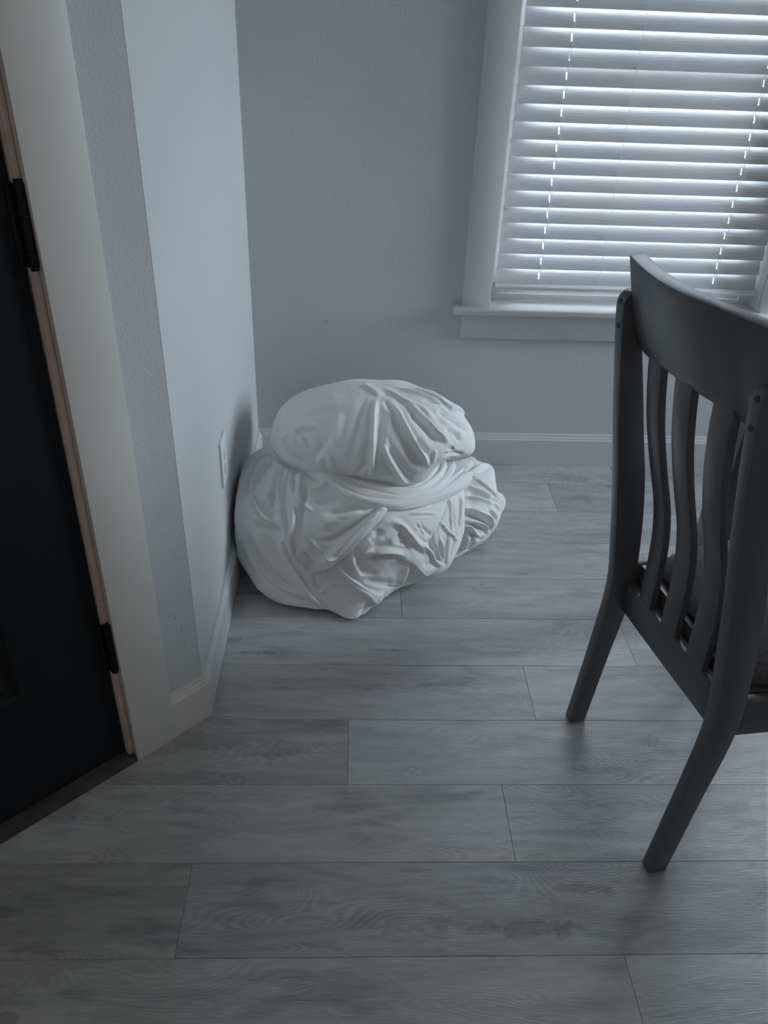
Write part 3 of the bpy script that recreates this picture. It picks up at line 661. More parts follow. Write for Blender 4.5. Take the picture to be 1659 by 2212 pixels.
# bedding heap ---------------------------------------------------------------
# Three puffy bodies, each an ellipsoid with a radius table, plus fold strokes (metres) pressed into or raised from the cloth.
DUV_BODY = {
'A': ((0.068, 2.07, 0.365), (0.275, 0.265, 0.125), """981 981 981 981 981 981 981 981 981 981 981 981 981 981 981 981 981 981 981 981 981 981 981 981 981 981 981 981 981 981 981 981 981 981 981 981 981 981 981 981 981 981 981 981 981 981 981 981 981 981 981 981 981 981 981 981 981 981 981 981 989 987 984 979 974 968 962 956 951 946 942 938 935 933 931 930 930 931 933 936 940 944 949 953 958 964 969 974 980 984 987 989 990 991 991 991 992 992 992 992 992 992 992 992 992 992 992 992 992 992 992 992 992 992 992 992 992 991 991 991 990 985 977 968 957 946 936 925 916 906 898 891 885 881 878 876 877 879 883 889 896 904 913 922 931 942 952 963 974 982 989 993 995 996 997 997 997 997 997 997 997 997 997 997 997 997 997 997 997 997 997 997 997 997 997 997 997 997 996 994 982 971 958 944 930 917 905 893 880 868 856 847 839 834 830 829 830 833 838 845 854 864 874 886 899 914 930 947 964 978 988 994 997 998 999 999 999 999 999 999 999 999 999 999 999 999 999 999 999 999 999 999 999 999 999 999 999 998 995 990 966 947 926 908 895 886 879 869 856 840 827 817 809 801 797 795 796 800 806 813 822 831 842 854 870 888 909 931 953 972 985 993 997 999 1000 1000 1000 1000 1000 1000 1000 1000 1000 1000 1000 1000 1000 1000 1000 1000 1000 1000 1000 1000 1000 999 999 996 991 981 951 924 896 872 855 847 844 840 832 818 807 797 788 780 774 773 774 779 785 792 799 808 819 833 850 868 890 916 943 966 983 992 997 999 1000 1000 1000 1000 1000 1000 1000 1000 1000 1000 1000 1000 1000 1000 1000 1000 1000 1000 1000 1000 1000 999 998 995 987 973 942 912 881 854 834 819 811 809 808 803 796 787 777 768 762 760 762 766 772 778 785 795 807 821 837 857 879 907 937 963 981 992 997 999 1000 1000 1000 1000 1000 1000 1000 1000 1000 1000 1000 1000 1000 1000 1000 1000 1000 1000 1000 1000 1000 999 998 993 984 967 935 905 875 849 827 808 795 791 792 794 791 785 775 765 758 755 757 761 767 772 780 790 802 815 831 852 875 904 935 962 981 992 997 999 1000 1000 1000 1000 1000 1000 1000 1000 1000 1000 1000 1000 1000 1000 1000 1000 1000 1000 1000 1000 1000 999 997 992 980 962 928 898 870 845 823 803 788 781 783 789 792 789 780 768 761 759 761 766 770 775 782 792 803 816 833 852 874 904 938 965 983 993 997 999 1000 1000 1000 1000 1000 1000 1000 1000 1000 1000 1000 1000 1000 1000 1000 1000 1000 1000 1000 1000 1000 999 996 990 977 956 919 890 868 848 829 811 796 785 782 788 797 799 792 782 774 771 773 778 781 785 792 800 810 825 842 860 883 917 951 972 986 994 998 999 1000 1000 1000 1000 1000 1000 1000 1000 1000 1000 1000 1000 1000 1000 1000 1000 1000 1000 1000 1000 1000 998 995 988 973 950 917 887 868 853 839 824 810 798 793 798 810 817 815 805 797 793 794 799 801 804 811 818 828 841 858 878 903 935 961 977 989 996 999 1000 1000 1000 1000 1000 1000 1000 1000 1000 1000 1000 1000 1000 1000 1000 1000 1000 1000 1000 1000 1000 1000 998 995 986 972 950 920 893 873 859 850 840 829 819 814 815 830 844 845 837 828 823 826 831 832 835 839 843 853 865 881 902 923 944 966 983 994 1000 1002 1002 1001 1001 1000 1000 1000 1000 1000 1000 1000 1000 1000 1000 1000 1000 1000 1000 1000 1000 1000 1000 1000 998 994 986 971 949 921 901 885 872 865 859 857 852 847 847 863 879 885 880 872 867 870 874 874 875 877 881 892 900 913 930 946 964 983 994 1003 1008 1008 1006 1004 1002 1001 1000 1000 1000 1000 1000 1000 1000 1000 1000 1000 1000 1000 1000 1000 1000 1000 1000 1000 999 995 987 970 946 930 915 904 895 889 888 892 892 891 892 905 919 926 926 922 919 919 920 920 920 922 925 932 938 947 957 969 984 996 1007 1018 1022 1021 1017 1011 1007 1003 1001 1001 1000 1000 1000 1000 1000 1000 1000 1000 1000 1000 1000 1000 999 999 999 1000 1001 999 991 975 951 945 933 927 923 923 925 929 932 934 938 946 955 961 962 960 959 958 958 958 958 959 960 964 967 972 978 985 994 1004 1019 1033 1042 1043 1037 1028 1018 1009 1004 1002 1001 1000 1000 1000 1000 1000 1000 1000 1000 1000 1000 999 998 997 998 1002 1007 1008 1002 987 965 968 955 952 953 954 957 961 965 967 970 975 980 983 984 984 983 982 982 982 982 982 983 984 986 988 991 994 1000 1008 1022 1041 1062 1073 1072 1059 1040 1023 1012 1006 1003 1001 1000 1000 1000 1000 1000 1000 1000 1000 999 997 994 991 993 1004 1019 1028 1022 1005 987 987 978 975 976 977 980 983 985 987 988 990 993 994 995 994 994 994 994 994 994 994 994 994 995 996 997 999 1001 1008 1019 1040 1070 1099 1118 1112 1078 1049 1028 1015 1007 1003 1000 999 999 999 1000 1001 1002 1002 1000 995 987 978 981 1004 1043 1063 1053 1026 1004 999 992 989 990 991 992 994 995 996 996 997 998 998 998 998 998 998 998 998 998 998 998 998 999 999 999 1000 1001 1005 1014 1032 1063 1110 1159 1171 1129 1087 1054 1032 1017 1006 999 996 996 999 1001 1004 1006 1006 1005 997 980 958 953 992 1078 1108 1077 1040 1014 1003 998 996 996 997 997 998 998 999 999 999 999 1000 1000 1000 1000 1000 1000 1000 1000 1000 1000 1000 1000 1000 1000 1000 1001 1003 1009 1022 1048 1093 1155 1175 1166 1130 1087 1060 1035 1011 995 989 991 997 1004 1011 1016 1020 1019 1010 982 942 920 942 1038 1102 1070 1034 1014 1002 1000 999 999 999 999 999 1000 1000 1000 1000 1000 1000 1000 1000 1000 1000 1000 1000 1000 1000 1000 1000 1000 1000 1000 1000 1000 1002 1005 1012 1029 1059 1101 1142 1167 1140 1106 1090 1061 1013 983 974 978 995 1011 1025 1038 1046 1050 1045 1002 956 930 916 970 1027 1029 1017 1008 1001 1000 1000 1000 1000 1000 1000 1000 1000 1000 1000 1000 1000 1000 1000 1000 1000 1000 1000 1000 1000 1000 1000 1000 1000 1000 1000 1000 1001 1002 1006 1014 1031 1056 1086 1111 1105 1096 1106 1089 1001 963 954 963 998 1025 1048 1074 1082 1092 1095 1048 981 945 919 939 982 1000 1003 1002 1000 1000 1000 1000 1000 1000 1000 1000 1000 1000 1000 1000 1000 1000 1000 1000 1000 1000 1000 1000 1000 1000 1000 1000 1000 1000 1000 1000 1000 1001 1002 1006 1014 1026 1042 1057 1065 1079 1121 1089 988 948 941 962 1017 1040 1062 1094 1095 1102 1104 1071 1010 969 944 949 975 991 998 1000 1000 1000 1000 1000 1000 1000 1000 1000 1000 1000 1000 1000 1000 1000 1000 1000 1000 1000 1000 1000 1000 1000 1000 1000 1000 1000 1000 1000 1000 1000 1001 1002 1005 1010 1018 1026 1035 1050 1071 1029 963 948 953 965 1015 1039 1061 1091 1082 1078 1074 1049 1014 989 975 975 984 992 997 999 1000 1000 1000 1000 1000 1000 1000 1000 1000 1000 1000 1000 1000 1000 1000 1000 1000 1000 1000 1000 1000 1000 1000 1000 1000 1000 1000 1000 1000 1000 1000 1001 1002 1004 1006 1010 1014 1019 1018 993 972 980 985 982 999 1022 1041 1057 1051 1044 1037 1024 1008 997 990 989 992 996 998 999 1000 1000 1000 1000 1000 1000 1000 1000 1000 1000 1000 1000 1000 1000 1000 1000 1000 1000 1000 1000 1000 1000 1000 1000 1000 1000 1000 1000 1000 1000 1000 1000 1000 1001 1002 1003 1005 1005 1003 994 990 996 997 992 998 1010 1020 1026 1024 1020 1016 1010 1004 999 997 996 997 998 999 1000 1000 1000 1000 1000 1000 1000 1000 1000 1000 1000 1000 1000 1000 1000 1000 1000 1000 1000 1000 1000 1000 1000 1000 1000 1000 1000 1000 1000 1000 1000 1000 1000 1000 1000 1001 1001 1001 1001 1000 997 996 997 997 997 1000 1004 1008 1010 1009 1008 1006 1003 1001 1000 999 999 999 999 1000 1000 1000 1000 1000 1000 1000 1000 1000 1000 1000 1000 1000 1000 1000 1000 1000 1000 1000 1000 1000 1000 1000 1000 1000 1000 1000 1000 1000 1000 1000 1000 1000 1000 1000 1000 1000 1000 1000 1000 1000 999 998 999 999 999 1000 1001 1003 1003 1003 1002 1002 1001 1000 1000 1000 1000 1000 1000 1000 1000 1000 1000 1000 1000 1000 1000 1000 1000 1000 1000 1000 1000 1000 1000 1000 1000 1000 1000 1000 1000 1000 1000 1000 1000 1000 1000 1000 1000 1000 1000 1000 1000 1000 1000 1000 1000 1000 1000 1000 1000 999 999 1000 1000 1000 1000 1001 1001 1001 1001 1000 1000 1000 1000 1000 1000 1000 1000 1000 1000 1000 1000 1000 1000 1000 1000 1000 1000 1000 1000 1000 1000 1000 1000 1000 1000 1000 1000 1000 1000 1000 1000 1000 1000 1000 1000 1000 1000 1000 1000 1000 1000 1000 1000 1000 1000 1000 1000 1000 1000 1000 1000 1000 1000 1000 1000 1000 1000 1000 1000 1000 1000 1000 1000 1000 1000 1000 1000 1000 1000 1000 1000 1000 1000 1000 1000 1000 1000 1000 1000 1000 1000 1000 1000 1000 1000 1000 1000 1000 1000 1000 1000 1000 1000 1000 1000 1000 1000 1000 1000 1000 1000 1000 1000 1000 1000 1000 1000 1000 1000 1000 1000 1000 1000 1000 1000 1000 1000 1000 1000 1000 1000 1000 1000 1000 1000 1000 1000 1000 1000 1000 1000 1000 1000 1000 1000 1000 1000 1000 1000 1000 1000 1000 1000 1000 1000 1000 1000 1000 1000 1000 1000 1000 1000 1000 1000 1000 1000 1000 1000 1000 1000 1000 1000 1000 1000 1000 1000 1000 1000 1000 1000 1000 1000 1000 1000 1000 1000 1000 1000 1000 1000 1000 1000 1000 1000 1000 1000 1000 1000"""),
'B': ((-0.01, 1.98, 0.15), (0.3, 0.29, 0.185), """988 988 988 988 988 988 988 988 988 988 988 988 988 988 988 988 988 988 988 988 988 988 988 988 988 988 988 988 988 988 988 988 988 988 988 988 988 988 988 988 988 988 988 988 988 988 988 988 988 988 988 988 988 988 988 988 988 988 988 988 993 991 988 984 979 974 969 964 959 955 951 948 946 945 944 944 945 947 949 952 956 961 966 971 976 981 986 989 992 993 994 995 995 995 995 995 995 995 995 995 995 995 995 995 995 995 995 995 995 995 995 995 995 995 995 995 995 995 995 994 995 991 985 976 966 956 945 936 927 918 911 905 900 897 896 896 898 901 906 913 921 930 939 950 960 971 981 988 993 996 997 998 998 998 998 998 998 998 998 998 998 998 998 998 998 998 998 998 998 998 998 998 998 998 998 998 998 998 998 997 995 989 979 966 950 935 920 906 894 883 873 865 859 856 854 855 857 861 868 877 888 900 914 930 947 964 978 988 994 997 998 999 999 1000 1000 1000 1000 1000 1000 1000 1000 1000 1000 1000 1000 1000 1000 1000 1000 1000 1000 1000 1000 1000 1000 1000 1000 999 999 998 995 988 976 959 938 917 898 882 868 856 846 837 830 826 824 825 827 832 840 851 864 879 896 917 939 961 978 989 995 998 999 1000 1000 1000 1000 1000 1000 1000 1000 1000 1000 1000 1000 1000 1000 1000 1000 1000 1000 1000 1000 1000 1000 1000 1000 1000 1000 1000 999 998 995 989 976 958 933 908 886 868 853 841 831 821 813 807 805 805 809 815 824 837 851 869 889 913 939 964 982 992 998 1000 1000 1000 1001 1000 1000 1000 1000 1000 1000 1000 1000 1000 1000 1000 1000 1000 1000 1000 1000 1000 1000 1000 1000 1000 1000 1000 1000 1000 999 998 997 992 981 964 939 910 883 862 845 832 822 813 804 798 795 796 799 807 818 832 848 866 889 916 945 972 991 1000 1003 1003 1003 1003 1003 1002 1002 1001 1000 1000 1000 1000 1000 1000 1000 1000 1000 1000 1000 1000 1000 1000 1000 1000 1000 1000 1000 1000 1000 1000 1000 999 999 997 989 975 951 922 892 866 847 832 822 813 804 797 795 795 799 807 819 836 853 873 899 932 966 994 1011 1016 1014 1011 1010 1010 1010 1009 1007 1004 1002 1001 1000 1000 1000 1000 1000 1000 1000 1000 1000 1000 1000 1000 1000 1000 1000 1000 1000 1000 1000 1000 1000 1000 1005 1005 1002 992 973 946 912 881 859 841 830 821 813 806 803 804 808 817 831 848 868 891 921 962 1001 1029 1048 1047 1037 1030 1028 1031 1033 1031 1024 1015 1007 1003 1001 1000 1000 1000 1000 1000 1000 1000 1000 1000 1000 1000 1000 1000 1000 1000 1000 1000 1000 1000 1001 1003 1015 1022 1024 1014 997 975 941 905 880 860 846 837 830 823 818 819 825 836 852 871 893 919 949 989 1026 1069 1105 1098 1074 1064 1065 1075 1086 1084 1070 1046 1023 1009 1003 1001 1000 1000 1000 1000 1000 1000 1000 1000 1000 1000 1000 1000 1000 1000 1000 1000 1000 1001 1004 1009 1037 1054 1061 1041 1015 995 967 936 912 891 874 863 858 851 846 847 853 865 884 904 925 947 972 1002 1041 1098 1135 1131 1113 1107 1114 1138 1167 1175 1156 1109 1057 1023 1007 1002 1000 1000 1000 1000 1000 1000 1000 1000 1000 1000 1000 1000 1000 1000 1000 1001 1002 1004 1010 1021 1075 1103 1123 1089 1037 1007 984 963 944 928 913 903 897 890 886 888 895 906 923 939 955 970 986 1006 1033 1074 1109 1124 1122 1128 1146 1181 1224 1250 1246 1197 1111 1046 1015 1004 1001 1000 1000 1000 1000 1000 1000 1000 1000 1000 1000 1000 1000 1000 1001 1002 1004 1010 1022 1044 1126 1144 1139 1110 1051 1016 996 982 970 960 950 943 937 933 930 932 938 946 957 967 977 986 994 1005 1020 1042 1066 1087 1100 1117 1144 1183 1230 1275 1305 1264 1164 1072 1025 1007 1002 1000 1000 1000 1000 1000 1000 1000 1000 1000 1000 1000 1000 1001 1002 1004 1010 1022 1043 1078 1154 1159 1118 1078 1038 1014 1001 993 987 981 976 972 969 966 965 967 970 974 980 986 990 994 998 1003 1010 1020 1035 1051 1068 1089 1119 1160 1209 1260 1296 1276 1191 1092 1034 1010 1003 1001 1000 1000 1000 1000 1000 1000 1000 1000 1000 1001 1001 1003 1006 1012 1022 1041 1069 1109 1139 1125 1083 1048 1023 1009 1001 998 995 993 991 989 988 986 986 987 988 990 993 995 997 998 999 1001 1004 1009 1016 1026 1040 1059 1087 1127 1177 1231 1269 1267 1197 1102 1041 1014 1005 1002 1001 1000 1000 1000 1000 1000 1000 1000 1001 1002 1004 1008 1015 1028 1046 1072 1102 1128 1112 1081 1049 1026 1012 1004 1001 999 999 998 997 996 996 996 995 996 996 997 998 998 999 999 1000 1000 1001 1003 1007 1012 1021 1036 1059 1096 1145 1200 1242 1250 1196 1111 1050 1022 1010 1005 1003 1002 1002 1002 1002 1001 1002 1002 1003 1006 1012 1022 1037 1060 1089 1119 1135 1134 1081 1049 1026 1012 1005 1002 1000 1000 1000 999 999 999 999 999 999 999 999 999 999 1000 1000 1000 1000 1000 1000 1001 1002 1005 1010 1020 1039 1070 1117 1171 1216 1233 1195 1125 1072 1041 1025 1016 1011 1008 1007 1007 1007 1006 1006 1007 1011 1018 1031 1051 1079 1114 1154 1174 1156 1121 1053 1027 1013 1005 1002 1001 1000 1000 1000 1000 1000 1000 1000 1000 1000 1000 1000 1000 1000 1000 1000 1000 1000 1000 1000 1000 1001 1002 1005 1011 1025 1051 1092 1144 1192 1219 1209 1165 1121 1088 1065 1047 1035 1028 1025 1025 1024 1021 1019 1021 1028 1043 1068 1104 1145 1185 1203 1194 1149 1094 1031 1014 1006 1002 1001 1000 1000 1000 1000 1000 1000 1000 1000 1000 1000 1000 1000 1000 1000 1000 1000 1000 1000 1000 1000 1000 1000 1001 1002 1006 1015 1035 1068 1116 1171 1227 1257 1241 1213 1179 1145 1114 1090 1076 1072 1075 1072 1060 1053 1052 1063 1086 1125 1185 1221 1229 1209 1163 1108 1062 1016 1006 1002 1001 1000 1000 1000 1000 1000 1000 1000 1000 1000 1000 1000 1000 1000 1000 1000 1000 1000 1000 1000 1000 1000 1000 1000 1000 1001 1003 1009 1021 1046 1086 1142 1219 1277 1308 1336 1317 1276 1228 1190 1170 1168 1187 1184 1142 1119 1107 1117 1143 1184 1251 1273 1226 1168 1111 1067 1035 1007 1003 1001 1000 1000 1000 1000 1000 1000 1000 1000 1000 1000 1000 1000 1000 1000 1000 1000 1000 1000 1000 1000 1000 1000 1000 1000 1000 1000 1001 1004 1012 1027 1054 1098 1161 1236 1323 1397 1415 1407 1370 1325 1303 1307 1383 1388 1263 1214 1173 1173 1194 1205 1228 1235 1174 1112 1066 1036 1017 1003 1001 1000 1000 1000 1000 1000 1000 1000 1000 1000 1000 1000 1000 1000 1000 1000 1000 1000 1000 1000 1000 1000 1000 1000 1000 1000 1000 1000 1001 1002 1005 1013 1029 1057 1100 1161 1246 1334 1397 1444 1459 1422 1385 1399 1527 1534 1350 1279 1216 1190 1196 1183 1163 1139 1099 1062 1034 1017 1007 1001 1000 1000 1000 1000 1000 1000 1000 1000 1000 1000 1000 1000 1000 1000 1000 1000 1000 1000 1000 1000 1000 1000 1000 1000 1000 1000 1000 1000 1000 1001 1002 1005 1013 1027 1052 1090 1142 1205 1271 1348 1407 1390 1357 1378 1494 1496 1341 1265 1199 1156 1141 1118 1093 1071 1048 1028 1015 1007 1003 1000 1000 1000 1000 1000 1000 1000 1000 1000 1000 1000 1000 1000 1000 1000 1000 1000 1000 1000 1000 1000 1000 1000 1000 1000 1000 1000 1000 1000 1000 1000 1001 1002 1005 1011 1023 1041 1069 1105 1146 1191 1226 1235 1238 1258 1298 1295 1232 1178 1131 1098 1078 1060 1044 1031 1020 1011 1005 1002 1001 1000 1000 1000 1000 1000 1000 1000 1000 1000 1000 1000 1000 1000 1000 1000 1000 1000 1000 1000 1000 1000 1000 1000 1000 1000 1000 1000 1000 1000 1000 1000 1000 1001 1002 1004 1008 1016 1028 1045 1065 1088 1106 1117 1126 1139 1154 1152 1126 1096 1070 1050 1036 1026 1018 1011 1007 1004 1002 1001 1000 1000 1000 1000 1000 1000 1000 1000 1000 1000 1000 1000 1000 1000 1000 1000 1000 1000 1000 1000 1000 1000 1000 1000 1000 1000 1000 1000 1000 1000 1000 1000 1000 1000 1000 1001 1002 1005 1010 1016 1024 1033 1042 1048 1054 1060 1066 1065 1055 1042 1030 1020 1014 1009 1006 1004 1002 1001 1000 1000 1000 1000 1000 1000 1000 1000 1000 1000 1000 1000 1000 1000 1000 1000 1000 1000 1000 1000 1000 1000 1000 1000 1000 1000 1000 1000 1000 1000 1000 1000 1000 1000 1000 1000 1000 1000 1001 1001 1003 1005 1008 1011 1014 1016 1019 1021 1023 1023 1020 1015 1011 1007 1004 1003 1002 1001 1001 1000 1000 1000 1000 1000 1000 1000 1000 1000 1000 1000 1000 1000 1000 1000 1000 1000 1000 1000 1000 1000 1000 1000 1000 1000 1000 1000 1000 1000 1000 1000 1000 1000 1000 1000 1000 1000 1000 1000 1000 1000 1001 1001 1002 1003 1004 1005 1005 1006 1007 1007 1006 1005 1003 1002 1001 1001 1000 1000 1000 1000 1000 1000 1000 1000 1000 1000 1000 1000 1000 1000 1000 1000 1000 1000 1000 1000 1000 1000 1000 1000 1000 1000 1000 1000 1000 1000 1000 1000 1000 1000 1000 1000 1000 1000 1000 1000 1000 1000 1000 1000 1000 1000 1000 1001 1001 1001 1001 1002 1002 1002 1001 1001 1001 1000 1000 1000 1000 1000 1000 1000 1000 1000 1000 1000 1000 1000 1000 1000 1000 1000 1000 1000 1000 1000 1000 1000 1000 1000 1000 1000 1000 1000 1000 1000 1000 1000 1000 1000 1000 1000 1000 1000 1000 1000 1000 1000 1000 1000 1000 1000 1000 1000 1000 1000 1000 1000 1000 1000 1000 1000 1000 1000 1000 1000 1000 1000 1000 1000 1000 1000 1000 1000 1000 1000 1000 1000 1000 1000 1000 1000 1000 1000 1000 1000 1000 1000 1000 1000 1000 1000 1000 1000 1000 1000 1000 1000 1000 1000 1000 1000 1000 1000 1000 1000 1000 1000 1000 1000 1000 1000 1000 1000 1000 1000 1000 1000 1000 1000 1000 1000 1000 1000 1000 1000 1000 1000 1000 1000 1000 1000 1000 1000 1000"""),
